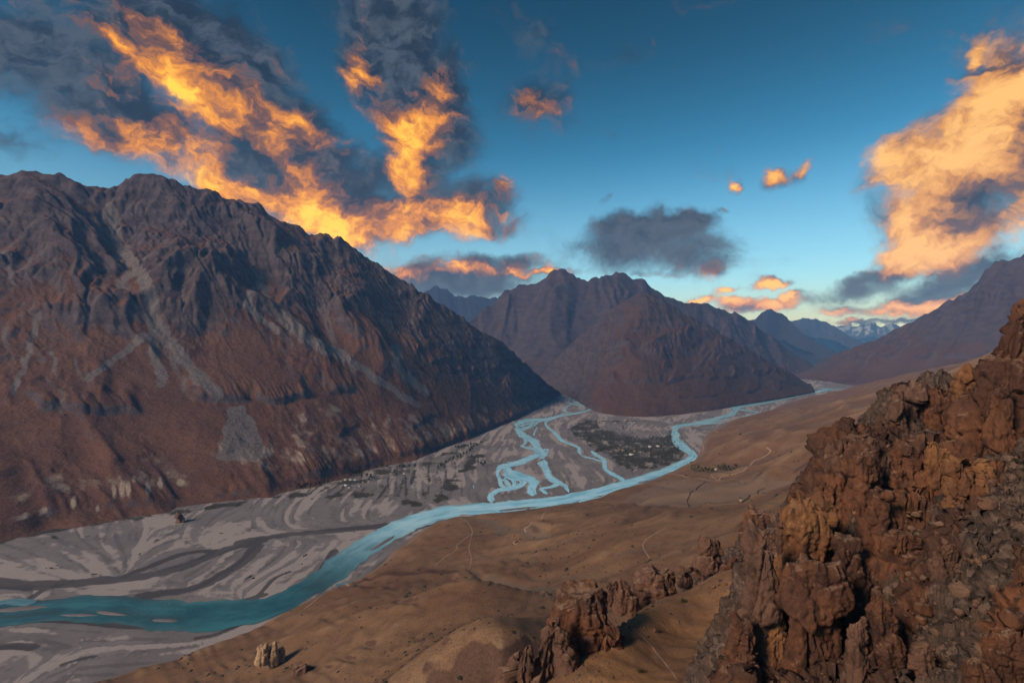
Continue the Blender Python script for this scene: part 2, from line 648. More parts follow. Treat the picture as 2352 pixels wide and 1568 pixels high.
# ------------------------------------------------------------------ materials of the setting
def mat_mountain(name, soil_a, soil_b, rock_a, rock_b, scree, pale, snow=None, fine=1.0):
    t = NT(name)
    R, G, B, A = t.attr('mask')
    n1 = t.noise(0.004, 6, 0.6)
    n2 = t.noise(0.03, 7, 0.62)
    n3 = t.noise(0.16 * fine, 6, 0.65)
    st = t.noise(0.018, 6, 0.6, stretch=(0.6, 0.6, 1.7), rot=(0.55, 0.35, 0))
    soil_tone = t.mix(t.map(n1, .35, .65), soil_a, soil_b)
    soil_tone = t.mix(t.map(n2, .5, .78, 0, .55), soil_tone, (soil_b[0] * .55, soil_b[1] * .5, soil_b[2] * .5))
    rock = t.mix(t.map(st, .36, .64), rock_a, rock_b)
    rock = t.mix(t.map(n2, .45, .75, 0, .5), rock, (rock_a[0] * .5, rock_a[1] * .48, rock_a[2] * .5))
    g = t.m('ADD', G, t.m('MULTIPLY', t.m('SUBTRACT', n2, .5), .7), clamp=True)
    c = t.mix(t.map(g, .25, .7), soil_tone, rock)
    c = t.mix(t.map(t.m('ADD', R, t.m('MULTIPLY', t.m('SUBTRACT', n3, .5), .4)), .2, .62), c, scree)
    c = t.mix(t.map(t.m('ADD', B, t.m('MULTIPLY', t.m('SUBTRACT', n2, .5), .8)), .3, .7), c, pale)
    if snow:
        c = t.mix(A, c, snow)
    k = t.map(n3, .25, .75, .68, 1.3, smooth=False)
    c = t.mix(1.0, c, k, 'MULTIPLY')
    h = t.m('ADD', t.m('MULTIPLY', st, 1.3), n2)
    nb = t.bump(h, 0.6, 7.0)
    nb = t.bump(t.noise(0.12 * fine, 8, 0.7), 0.6, 1.9, nb)
    return t.done(c, 0.95, 0.08, nb)


def mat_gravel():
    t = NT("river_gravel")
    R, G, B, A = t.attr('mask')       # R pale silt streaks, G damp channels, B scrub and fields, A fine streaks
    n1 = t.noise(0.012, 5, 0.6)
    n2 = t.noise(0.09, 6, 0.65)
    c = t.mix(t.map(n1, .35, .65), (.160, .143, .147), (.205, .183, .184))
    c = t.mix(t.map(A, .53, .66, 0, .55), c, (.100, .088, .090))
    c = t.mix(t.map(t.m('ADD', R, t.m('MULTIPLY', t.m('SUBTRACT', n2, .5), .35)), .51, .64, 0, .85), c, (.36, .31, .295))
    c = t.mix(t.map(t.m('ADD', t.m('ADD', G, t.m('MULTIPLY', t.m('SUBTRACT', A, .5), .8)), t.m('MULTIPLY', t.m('SUBTRACT', n2, .5), .5)), .34, .66, 0, .85), c, (.062, .056, .058))
    gr = t.mix(t.map(n2, .4, .62), (.026, .026, .017), (.080, .064, .044))
    c = t.mix(t.map(t.m('ADD', B, t.m('MULTIPLY', t.m('SUBTRACT', n2, .5), .9)), .42, .62), c, gr)
    k = t.map(t.noise(0.5, 4, 0.7), .2, .8, .8, 1.2, smooth=False)
    c = t.mix(1.0, c, k, 'MULTIPLY')
    nb = t.bump(n2, 0.5, 1.5)
    rough = t.map(G, .3, .8, .95, .55)
    return t.done(c, rough, 0.2, nb)


def mat_water():
    t = NT("glacial_water")
    a = t.noise(0.02, 5, 0.6)
    R, G, B, A = t.attr('mask')       # R foam, G shallows at the edge, B pale shallows with painted sky reflection
    c = t.mix(t.map(a, .35, .65), (.022, .105, .140), (.040, .150, .190))
    c = t.mix(B, c, t.mix(t.map(a, .35, .65), (.30, .66, .86), (.44, .78, .94)))      # pale silty shallows, brightened by a sky reflection painted in
    c = t.mix(t.map(G, 0.0, 1.0, 0, .25), c, (.14, .20, .21))
    c = t.mix(t.map(A, .45, .1, 0, .6), c, t.mix(B, (.045, .075, .085), (.17, .42, .55)))     # deeper or siltier threads of current
    c = t.mix(t.map(A, .55, .95, 0, .6), c, t.mix(B, (.055, .23, .27), (.52, .80, .92)))
    fm = t.noise(0.35, 6, 0.7, stretch=(1, 1.6, 1))
    foam = t.m('MULTIPLY', t.map(fm, .60, .70), R)
    c = t.mix(foam, c, (.75, .85, .88))
    w = t.noise(0.22, 6, 0.65)
    nb = t.bump(w, 0.3, 0.7)
    return t.done(c, t.map(foam, 0, 1, .16, .8), 0.5, nb, IOR=1.33)


def mat_terrace():
    t = NT("terrace_soil")
    R, G, B, A = t.attr('mask')       # R gully/grey, G bare escarpment, B field or fan gravel, A painted crest light and hollow shade
    n1 = t.noise(0.006, 5, 0.6)
    n2 = t.noise(0.05, 7, 0.62)
    n3 = t.noise(0.6, 5, 0.7)
    c = t.mix(t.map(n1, .36, .64), (.175, .092, .052), (.215, .124, .070))
    c = t.mix(t.map(n2, .42, .70, 0, .75), c, (.118, .068, .044))
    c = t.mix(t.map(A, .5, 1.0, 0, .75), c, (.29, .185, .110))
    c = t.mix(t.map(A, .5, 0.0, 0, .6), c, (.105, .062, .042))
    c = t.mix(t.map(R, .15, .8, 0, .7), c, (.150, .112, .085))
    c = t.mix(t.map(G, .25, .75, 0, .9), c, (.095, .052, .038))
    c = t.mix(t.map(B, .25, .75, 0, .8), c, (.20, .135, .095))
    sp = t.voronoi(0.33)
    dots = t.map(sp[0], .10, .22, 1, 0)
    dots = t.m('MULTIPLY', dots, t.map(t.noise(0.03, 3), .48, .62))
    c = t.mix(t.m('MULTIPLY', dots, .75), c, (.045, .036, .022))
    k = t.map(n3, .25, .75, .6, 1.4, smooth=False)
    c = t.mix(1.0, c, k, 'MULTIPLY')
    nb = t.bump(n2, 0.5, 2.2)
    nb = t.bump(t.noise(0.45, 6, .7), 0.6, 0.7, nb)
    return t.done(c, 0.95, 0.08, nb)


def mat_sand():
    t = NT("sandy_slope")
    n1 = t.noise(0.035, 5, 0.6)
    n2 = t.noise(0.4, 7, 0.65)
    n3 = t.noise(3.0, 5, 0.7)
    c = t.mix(t.map(n1, .40, .60), (.29, .150, .068), (.185, .100, .056))
    c = t.mix(t.map(n2, .45, .75, 0, .5), c, (.16, .09, .052))
    v = t.voronoi(1.6)
    st = t.m('MULTIPLY', t.map(v[0], .10, .2, 1, 0), t.map(t.noise(.12, 3), .45, .6))
    c = t.mix(st, c, (.10, .06, .042))
    v2 = t.voronoi(0.8)
    st2 = t.m('MULTIPLY', t.map(v2[0], .06, .10, 1, 0), t.map(t.noise(.2, 3), .5, .6))
    c = t.mix(st2, c, (.42, .30, .22))
    k = t.map(n3, .2, .8, .75, 1.25, smooth=False)
    c = t.mix(1.0, c, k, 'MULTIPLY')
    nb = t.bump(n2, 0.6, .8)
    nb = t.bump(n3, 0.7, .12, nb)
    nb = t.bump(t.m('ADD', st, st2), 0.9, .25, nb)
    return t.done(c, 0.95, 0.08, nb)


def mat_crag(name, a, b, dark, pale, sc=1.0, zs=.35):
    t = NT(name)
    n1 = t.noise(0.07 * sc, 6, 0.6)
    n2 = t.noise(0.5 * sc, 8, 0.66)
    fl = t.noise(0.6 * sc, 6, 0.62, stretch=(1, 1, zs))
    n3 = t.noise(4.0 * sc, 6, 0.72)
    c = t.mix(t.map(n1, .38, .62), a, b)
    c = t.mix(t.map(fl, .48, .68, 0, .8), c, dark)
    c = t.mix(t.map(n2, .60, .74, 0, .7), c, pale)
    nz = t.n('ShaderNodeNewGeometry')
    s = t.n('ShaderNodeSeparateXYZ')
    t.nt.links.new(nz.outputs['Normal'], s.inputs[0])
    top_light = t.m('MULTIPLY', t.map(s.outputs[2], .55, .9), t.map(n2, .35, .6))  # upward faces paler and pinkish: light on the tops painted in
    c = t.mix(t.m('MULTIPLY', top_light, .6), c, (.33, .21, .145))
    k = t.map(n3, .2, .8, .6, 1.35, smooth=False)
    c = t.mix(1.0, c, k, 'MULTIPLY')
    nb = t.bump(n2, 0.7, 0.35 / sc)
    nb = t.bump(n3, 1.0, 0.14 / sc, nb)
    return t.done(c, 0.9, 0.12, nb)


def mat_plain(name, a, b, scale=2.0, rough=.9, bump=0.0, bd=.05):
    t = NT(name)
    n = t.noise(scale, 5, .65)
    c = t.mix(t.map(n, .3, .7), a, b)
    nb = t.bump(n, bump, bd) if bump else None
    return t.done(c, rough, .15, nb)


M_LEFT = mat_mountain("left_mountain_rock", (.150, .074, .047), (.108, .052, .037), (.110, .081, .079), (.066, .047, .048), (.156, .126, .117), (.31, .24, .19))
M_MID = mat_mountain("middle_mountain_rock", (.088, .050, .036), (.068, .038, .031), (.074, .055, .058), (.047, .034, .039), (.080, .064, .062), (.24, .19, .15), fine=.6)
M_FAR = mat_mountain("far_mountain_haze_tint", (.040, .030, .033), (.032, .026, .031), (.036, .032, .040), (.026, .023, .031), (.042, .037, .042), (.12, .10, .09), snow=(.24, .29, .37), fine=.3)  # rock and snow darkened and blued: distance haze put into the colour
M_GRAVEL = mat_gravel()
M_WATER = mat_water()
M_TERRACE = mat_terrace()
M_SAND = mat_sand()
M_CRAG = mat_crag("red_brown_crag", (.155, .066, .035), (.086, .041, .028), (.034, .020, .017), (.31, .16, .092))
M_CRAG_GOLD_LIT = mat_crag("gold_lit_crag", (.28, .128, .052), (.165, .074, .038), (.058, .031, .023), (.38, .20, .10))  # lighter copy of the crag rock with warm light painted in
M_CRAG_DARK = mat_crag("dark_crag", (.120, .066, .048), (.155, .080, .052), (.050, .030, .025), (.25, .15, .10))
def mat_cliff():
    t = NT("cliff_rock_and_rubble")
    R, G, B, A = t.attr('mask')        # R loose rubble, G rib crests
    n1 = t.noise(0.05, 5, 0.6)
    n2 = t.noise(0.5, 8, 0.66)
    fl = t.noise(0.55, 6, 0.62, stretch=(1, 1, .4))
    n3 = t.noise(3.5, 6, 0.72)
    rock = t.mix(t.map(n1, .40, .60), (.175, .073, .037), (.072, .038, .028))
    rock = t.mix(t.map(fl, .46, .66, 0, .85), rock, (.062, .036, .028))
    rock = t.mix(t.map(n2, .58, .72, 0, .7), rock, (.40, .22, .125))  # gold patches put the look of lit faces into the colour
    rub = t.mix(t.map(n2, .38, .62), (.046, .034, .029), (.100, .064, .047))
    v = t.voronoi(0.9)
    vs = t.n('ShaderNodeSeparateColor')
    t.nt.links.new(v[1], vs.inputs[0])
    rub = t.mix(t.map(vs.outputs[0], .55, 1.0, 0, .7), rub, (.19, .125, .095))
    c = t.mix(t.map(t.m('ADD', R, t.m('MULTIPLY', t.m('SUBTRACT', n2, .5), .7)), .3, .65), rock, rub)
    k = t.map(n3, .2, .8, .6, 1.35, smooth=False)
    c = t.mix(1.0, c, k, 'MULTIPLY')
    nb = t.bump(n2, 0.7, 0.35)
    nb = t.bump(n3, 1.0, 0.15, nb)
    return t.done(c, 0.92, 0.1, nb)


M_CLIFF = mat_cliff()
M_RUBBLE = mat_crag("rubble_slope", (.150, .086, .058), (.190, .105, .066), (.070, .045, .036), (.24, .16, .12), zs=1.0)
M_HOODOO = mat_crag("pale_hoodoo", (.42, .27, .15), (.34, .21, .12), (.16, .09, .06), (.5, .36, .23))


# ------------------------------------------------------------------ ground sheet to the horizon
def build_ground():
    r = 42000.0
    me = mesh_from("ground", [(-r, -r, -14), (r, -r, -14), (r, r, -14), (-r, r, -14)], quads=[(0, 1, 2, 3)], smooth=False)
    add_obj("ground", me, mat_plain("far_ground", (.13, .10, .09), (.10, .08, .075), .002), kind="structure",
            label="flat brown ground of the far valley bottom")


build_ground()


# ------------------------------------------------------------------ mountains: a surface strung from foot line to crest line
def line_cols(rf, nu, keep=None):
    """rf: rows of crest xyz + foot xyz; samples nu columns evenly by their size as seen across the valley"""
    rf = np.asarray(rf, float)
    dense = catmull(rf, 1500)
    seg = np.linalg.norm(np.diff(dense[:, :3], axis=0), axis=1)
    dep = np.linalg.norm(dense[:-1, :2], axis=1)
    w = seg / dep
    if keep is not None:
        out = (dense[:-1, 1] < 60) | (dense[:-1, 0] / np.maximum(dense[:-1, 1], 1) < keep[0]) | (dense[:-1, 0] / np.maximum(dense[:-1, 1], 1) > keep[1])
        w = np.where(out, w * .18, w)
    s = np.concatenate([[0], np.cumsum(w)])
    t = np.linspace(0, s[-1], nu)
    return np.stack([np.interp(t, s, dense[:, k]) for k in range(6)], 1)


def mountain(name, mat, rf, nu, nv, seed, amp=.10, wl=(420, 900), ledges=(), keep=None, prof=.24, bluff=18, back=.3, ero=(36000, 3, 60),
             crag_from=.45, fine=1.0, label=None, extra=None, skyj=6.0, finej=1.0):
    C = line_cols(rf, nu, keep)
    R, F = C[:, :3], C[:, 3:]
    v = np.linspace(-.03, 1 + back, nv)[:, None]
    X = F[:, 0] + (R[:, 0] - F[:, 0]) * v
    Y = F[:, 1] + (R[:, 1] - F[:, 1]) * v
    zr = R[:, 2] - F[:, 2]
    vc = np.clip(v, 0, 1)
    base = F[:, 2] + zr * ((1 - prof) * vc + prof * vc ** 2) - zr * np.clip(v - 1, 0, 9) * 1.6 + np.minimum(v, 0) * 600
    arc = np.concatenate([[0], np.cumsum(np.linalg.norm(np.diff(R[:, :2] * .6 + F[:, :2] * .4, axis=0), axis=1))])[None, :]
    slope_len = np.linalg.norm(R[:, :2] - F[:, :2], axis=1)[None, :]
    A = arc + np.zeros_like(v)
    B = v * slope_len
    hfac = np.clip(zr / 500.0, .15, 1.6)
    # buttresses and chutes
    wx = fbm2(A / 700, B / 700, 3, seed + 50) * 160
    wy = fbm2(A / 600 + 9, B / 600, 3, seed + 60) * 120
    n = ridged2((A + wx) / wl[0], (B + wy) / wl[1], 6, seed, .52) - 1.0
    up = sstep(.22, .72, v) * .82 + .18
    edge = 1 - .55 * sstep(.80, 1.0, v) * (v <= 1.0) - .55 * (v > 1)
    z = base + n * amp * np.maximum(zr, 60) * up * edge
    cn = ridged2((A + wx * .6) / (wl[0] * .30), (B + wy * .6) / (wl[0] * .30), 5, seed + 5, .55) - 1.0
    cragw = sstep(crag_from - .12, crag_from + .18, v + fbm2(A / 350, B / 350, 3, seed + 3) * .22)
    z = z + cn * 8 * finej * hfac * (.15 + cragw)
    z = z + fbm2(A / 30, B / 30, 4, seed + 8, .55) * 3.0 * finej * (.35 + cragw)
    z = z + np.exp(-((v - 1) / .05) ** 2) * fbm2(A / 45, B / 60, 5, seed + 13, .6) * skyj
    for zb, hh, a0, a1 in ledges:
        zz = z - (zb + fbm2(A / 260, B * 0, 3, seed + int(zb), .5) * 24)
        mk = sstep(a0 - .03, a0 + .02, (np.arange(nu) / nu)[None, :]) * (1 - sstep(a1 - .02, a1 + .03, (np.arange(nu) / nu)[None, :]))
        mk = mk * sstep(-.35, .35, fbm2(A / 150, B / 300, 3, seed + int(zb) + 4))
        z = z + mk * hh * sstep(0, 7, zz) * (1 - sstep(10, 130, zz))
    z = z + bluff * sstep(0, .018, v) * (1 - sstep(.02, .16, v)) * (.55 + .45 * fbm2(A / 90, B / 500, 3, seed + 21)) * (zr > 30)
    flow = np.zeros_like(z)
    if ero:
        cell = float(np.median(slope_len) / nv * 1.25)
        z0 = z
        z, flow = erode(z, cell, ero[0], ero[1], ero[2], seed)
        z = z0 + (z - z0) * (.3 + .7 * sstep(.3, .6, v))
    z = z + (fbm2(A / 9, B / 9, 3, seed + 31, .6) * 1.3 + np.abs(fbm2(A / 20, B / 26, 3, seed + 33, .6)) * 3.2) * (.2 + cragw) * fine
    V = np.stack([X, Y, z], -1)
    du = np.gradient(V, axis=1)
    dv = np.gradient(V, axis=0)
    nn = np.cross(du, dv)
    nz = np.abs(nn[..., 2]) / (np.linalg.norm(nn, axis=-1) + 1e-9)
    slope = np.sqrt(1 - nz ** 2) / np.maximum(nz, .05)
    crag = np.clip(sstep(.75, 1.25, blur(slope, 1)) * .8 + cragw * .45 - .12, 0, 1)
    fl = np.log1p(flow)
    fl = (fl - np.percentile(fl, 60)) / (np.percentile(fl, 99.3) - np.percentile(fl, 60) + 1e-6)
    conc = blur(z, 14) - z
    scree = np.clip(blur(np.clip(fl, 0, 1), 1) * .9 + sstep(3, 16, conc) * .45, 0, 1) * sstep(.08, .3, v) * (1 - sstep(.80, .98, v)) * (1 - sstep(1.0, 1.5, slope))
    pale = np.zeros_like(z)
    al = np.zeros_like(z)
    if extra is not None:
        scree, crag, pale, al = extra(V, v, A, B, slope, scree, crag, pale, al)
    me = mesh_from(name, V, quads=grid_quads(nv, nu))
    add_mask(me, 'mask', scree, crag, pale, al)
    return add_obj(name, me, mat, kind="structure", label=label), V


def pair(lst):
    rows = []
    for r, f in lst:
        r = r if isinstance(r, np.ndarray) else (at(*r))
        f = f if isinstance(f, np.ndarray) else (gz(*f))
        rows.append(np.concatenate([r, f]))
    return rows


def px_of(V):
    return 1176 + FP * V[..., 0] / np.maximum(V[..., 1], 1), 784 + FP * (CAM_H - V[..., 2]) / np.maximum(V[..., 1], 1)


# pale earth bluffs and grey scree cones of the left mountain, as ground positions (x, y, radius along, radius across, weight)
def left_extra(V, v, A, B, slope, scree, crag, pale, al):
    x, y, z = V[..., 0], V[..., 1], V[..., 2]

    def spot(px, py, d, rx, ry, w, tilt=0.0):
        c = at(px, py, d)
        # along the foot of the slope / up the slope
        dx = ((x - c[0]) * .78 + (y - c[1]) * .62)
        dz = (z - c[2])
        dx = dx + dz * tilt
        q = (dx / rx) ** 2 + (dz / ry) ** 2
        return w * np.exp(-q)
    nz = fbm2(A / 22, B / 60, 3, 91)
    for px, py, rx, ry in ((262, 1135, 5, 16), (280, 1130, 7, 20), (296, 1128, 6, 18), (342, 1125, 7, 17), (372, 1120, 7, 14), (168, 1155, 6, 12),
                           (100, 1170, 10, 8), (60, 1180, 12, 6), (310, 1112, 6, 8), (20, 1190, 9, 7), (420, 1120, 10, 9), (225, 1165, 5, 7)):
        d = 1055 + px * .42 + 22
        pale = np.maximum(pale, spot(px, py, d, rx, ry, 1.0) * (.9 + .4 * nz))
    for px, py, rx, ry in ((660, 1060, 22, 22), (715, 1065, 20, 18), (770, 1075, 26, 12), (800, 1055, 10, 18), (600, 1090, 20, 14), (880, 1045, 26, 16),
                           (930, 1035, 18, 22), (960, 1050, 26, 12), (1010, 1015, 20, 14), (560, 1075, 16, 20)):
        d = 1360 + (px - 680) * 1.25
        pale = np.maximum(pale, spot(px, py, d, rx, ry, .62) * (.8 + .7 * nz))
    low = sstep(.02, .05, v) * (1 - sstep(.06, .2, v))
    u0, _ = px_of(V)
    east = sstep(520, 700, u0) * (V[..., 1] > 800)
    low2 = sstep(.0, .04, v) * (1 - sstep(.10, .34, v + .12 * fbm2(A / 140, B / 140, 3, 94)))
    pale = np.maximum(pale, low * np.clip(.32 + .35 * fbm2(A / 60, B / 120, 4, 93), 0, .5))
    pale = np.maximum(pale, east * low2 * np.clip(.34 + .35 * fbm2(A / 40, B / 90, 4, 95), 0, .52))
    # the long chute and its fan, and lesser ones
    for line, w in ((((250, 480), (275, 560), (330, 640), (355, 720), (395, 790), (440, 850), (500, 905)), 17),
                    (((345, 700), (352, 800), (372, 880)), 13), (((330, 770), (270, 820), (200, 870)), 9),
                    (((650, 730), (700, 775), (790, 820)), 16), (((905, 800), (925, 860), (980, 900)), 12), (((90, 720), (60, 830), (30, 900)), 8),
                    (((790, 820), (880, 880), (960, 930)), 9), (((600, 640), (560, 700), (640, 760)), 9)):
        u, w_ = px_of(V)
        d, _, _ = poly_dist(u + fbm2(A / 60, B / 60, 3, 97) * 9, w_, line)
        ok = (V[..., 1] > 900) & (v < 1)
        scree = np.maximum(scree, np.where(ok, 1 - sstep(w * .3, w * 1.35, d + w * .35 * fbm2(A / 18, B / 40, 3, 99)), 0) * .9)
        crag = np.where(ok & (d < w), crag * .25, crag)
    u, w_ = px_of(V)
    fan = in_poly(u + fbm2(A / 40, B / 40, 3, 98) * 8, w_, [(525, 935), (560, 930), (625, 1045), (590, 1060), (500, 1055)]) & (v < .5)
    scree = np.maximum(scree, fan * .95)
    return scree, crag, pale, al


LEFT = pair([(np.array([-4700., -900., 820.]), np.array([-2500., -1000., 0.])), (np.array([-4300., 500., 840.]), np.array([-2250., -150., 0.])),  # ridge extended out of view, its height shaped to block low sun
             (np.array([-3750., 1300., 930.]), np.array([-1800., 480., 0.])),
             ((-420, 400, 1950), (-120, 1262)), ((-200, 402, 2050), (120, 1208)), ((0, 410, 2150), (330, 1178)), ((60, 396, 2190), (390, 1168)), ((120, 405, 2220), (450, 1160)),
             ((228, 424, 2300), (600, 1140)), ((350, 408, 2400), (690, 1118)), ((430, 432, 2450), (740, 1108)), ((520, 458, 2540), (800, 1092)),
             ((585, 462, 2600), (860, 1075)), ((630, 490, 2620), (890, 1066)), ((700, 525, 2680), (930, 1058)), ((790, 545, 2750), (1000, 1038)),
             ((830, 575, 2780), (1020, 1030)), ((880, 612, 2820), (1050, 1018)), ((980, 680, 2900), (1100, 998)), ((1100, 760, 3060), (1180, 965)),
             ((1180, 815, 3250), (1215, 948)), ((1240, 866, 3520), (1255, 926)), ((1284, 902, 3900), (1290, 905))])
left_obj, LEFT_V = mountain("left_mountain", M_LEFT, LEFT, 740, 345, 3, back=.12, amp=.075, wl=(520, 860), keep=(-1.18, 9), extra=left_extra,
                            ledges=((205, 20, .12, .47), (90, 7, .05, .6), (300, 14, .6, .98), (360, 12, .62, .98), (240, 12, .65, .98)), skyj=9,
                            label="tall brown mountain with grey crags and scree chutes across the river")

# front spur between the two valleys
SPUR = pair([((1225, 880, 4400), (1215, 889, -8)), ((1262, 840, 4350), (1262, 897)), ((1310, 790, 4250), (1310, 912)), ((1385, 728, 4100), (1360, 940)), ((1468, 674, 4000), (1440, 956)),
             ((1560, 714, 4000), (1530, 953)), ((1640, 757, 4000), (1620, 944)), ((1720, 802, 4020), (1710, 930)), ((1800, 848, 4080), (1800, 915)),
             ((1866, 888, 4150), (1872, 901))])
mountain("front_spur", M_MID, SPUR, 360, 210, 11, amp=.085, wl=(480, 900), ero=(20000, 3, 60), crag_from=.42, bluff=14, back=.35, skyj=5,
         ledges=((150, 22, .1, .95), (60, 10, .3, .95)), label="brown spur of land between the two river valleys")
RUG = pair([((940, 905, 4700), (900, 880, -10)), ((1010, 800, 5000), (1000, 880, -10)), ((1075, 738, 5300), (1060, 880, -10)), ((1120, 702, 5400), (1110, 882, -10)), ((1180, 660, 5500), (1160, 884, -10)), ((1215, 641, 5500), (1200, 886, -10)),
            ((1295, 628, 5500), (1290, 886, -10)), ((1340, 633, 5500), (1345, 884, -10)), ((1375, 641, 5520), (1400, 884, -10)), ((1412, 628, 5600), (1460, 884, -10)), ((1445, 634, 5650), (1520, 882, -10)),
            ((1500, 656, 5700), (1580, 880, -10)), ((1560, 681, 5800), (1640, 878, -10)), ((1640, 702, 6000), (1710, 876, -10)), ((1720, 737, 6200), (1780, 872, -10)),
            ((1790, 785, 6400), (1830, 868, -10)), ((1880, 848, 6500), (1890, 866, -10))])
mountain("rugged_peak", M_MID, RUG, 340, 180, 23, amp=.13, wl=(560, 1000), ero=(20000, 3, 60), crag_from=.15, bluff=0, skyj=14, fine=1.4, finej=1.3,
         label="rugged purple peak standing behind the front spur")
BACK = pair([((850, 720, 9000), (850, 840, -10)), ((930, 690, 9000), (930, 840, -10)), ((975, 668, 9000), (975, 840, -10)), ((1002, 658, 9000), (1002, 840, -10)), ((1050, 682, 9000), (1050, 840, -10)), ((1140, 680, 9000), (1140, 840, -10)),
             ((1240, 700, 9000), (1240, 840, -10))])
mountain("back_peak", M_FAR, BACK, 160, 110, 31, amp=.13, wl=(800, 1500), ero=None, crag_from=.1, bluff=0, skyj=16, finej=1.5, label="small blue peak far behind in the left gap")
FAR1 = pair([((1560, 720, 9500), (1600, 832, -10)), ((1660, 712, 9500), (1680, 832, -10)), ((1722, 732, 9300), (1740, 834, -10)), ((1766, 712, 9200), (1790, 836, -10)), ((1805, 730, 9200), (1840, 836, -10)), ((1850, 772, 9000), (1880, 838, -10)),
             ((1905, 802, 8800), (1930, 840, -10)), ((1970, 832, 8600), (1980, 842, -10))])
mountain("far_peak", M_FAR, FAR1, 170, 120, 37, amp=.11, wl=(900, 1600), ero=None, crag_from=.2, bluff=0, skyj=16, finej=1.5, label="dark blue pointed peak far up the right valley")
FAR2 = pair([((1700, 780, 14000), (1720, 815, -10)), ((1780, 760, 14000), (1780, 815, -10)), ((1818, 735, 14000), (1830, 815, -10)), ((1850, 733, 14000), (1860, 815, -10)), ((1892, 740, 14000), (1910, 815, -10)), ((1945, 768, 13500), (1960, 816, -10)),
             ((2010, 800, 13000), (2015, 817, -10))])
mountain("far_ridge", M_FAR, FAR2, 130, 90, 41, amp=.16, wl=(900, 1800), ero=None, crag_from=.2, bluff=0, skyj=20, finej=1.5, label="blue ridge far up the right valley behind the pointed peak")


def snow_extra(V, v, A, B, slope, scree, crag, pale, al):
    n = fbm2(A / 260, B / 400, 4, 77)
    al = sstep(.70, .86, v + n * .22) * sstep(.05, .3, n + .05)
    return scree * 0, crag, pale, al


FAR3 = pair([((1840, 765, 20000), (1840, 805, -10)), ((1885, 752, 20000), (1885, 805, -10)), ((1930, 749, 20000), (1930, 805, -10)), ((1965, 753, 20000), (1965, 805, -10)), ((2000, 741, 20000), (2000, 805, -10)), ((2022, 752, 20000), (2022, 805, -10)),
             ((2045, 744, 20000), (2045, 805, -10)), ((2100, 756, 20000), (2100, 805, -10)), ((2200, 765, 20000), (2200, 805, -10))])
mountain("snow_peak", M_FAR, FAR3, 150, 90, 43, amp=.16, wl=(1200, 2200), ero=None, crag_from=.2, bluff=0, skyj=24, finej=2, extra=snow_extra, label="farthest blue peaks with snow patches")

RIGHT = pair([((1790, 872, 6100), (1790, 868, -10)), ((1850, 851, 5700), (1850, 872, -5)), ((1905, 822, 5500), (1905, 878, -5)), ((2000, 781, 5300), (1960, 886, -5)), ((2080, 747, 5150), (2030, 890, -5)), ((2150, 712, 5000), (2120, 880, 40)),
              ((2240, 652, 4800), (2220, 860, 120)), ((2285, 595, 4700), (2300, 845, 180)), ((2352, 576, 4600), (2400, 830, 240)), ((2500, 520, 4500), (2560, 800, 360)), ((2750, 500, 4400), (2800, 790, 380)),
              (np.array([8500., 4200., 1500.]), np.array([6500., 3200., 450.]))])
mountain("right_mountain", M_MID, RIGHT, 300, 170, 53, amp=.12, wl=(420, 1000), ero=(18000, 3, 60), crag_from=.6, bluff=30, skyj=10, keep=(-9, 1.1),
         ledges=((600, 60, .45, 1), (760, 50, .45, 1), (250, 25, .3, 1)), label="purple mountain on the right with layered cliffs near its top")


# ------------------------------------------------------------------ rivers (water ribbons) and the gravel plain
def zl(x0, y0, pts):
    """zoom-window pixels of the tracing to picture coordinates"""
    return [(x0 * .6125 + a * .2604, y0 * .6125 + b * .2604, w * .2604) for a, b, w in pts]


# centre lines as (bearing px, dip py, visible width px across the line)
CH_MAIN = [(2010, 884, 5), (1960, 890, 4), (1905, 895, 4), (1850, 905, 3), (1810, 914, 4), (1760, 924, 6), (1700, 934, 7), (1690, 940, 9), (1680, 950, 8), (1640, 962, 7), (1600, 972, 8), (1560, 978, 9),
           (1550, 986, 14), (1553, 1000, 20), (1560, 1018, 22), (1580, 1035, 18), (1592, 1047, 18), (1570, 1062, 16), (1530, 1080, 15), (1480, 1097, 16), (1430, 1112, 18), (1370, 1130, 20),
           (1300, 1146, 22), (1230, 1156, 24), (1170, 1163, 26), (1100, 1168, 26), (1030, 1174, 28), (960, 1194, 34), (890, 1226, 42), (830, 1262, 48), (780, 1300, 50), (720, 1342, 46),
           (650, 1380, 46), (580, 1402, 56), (500, 1410, 68), (420, 1412, 70), (340, 1408, 66), (250, 1396, 62), (150, 1396, 58), (60, 1404, 50), (-40, 1412, 46), (-200, 1425, 50), (-420, 1440, 50)]
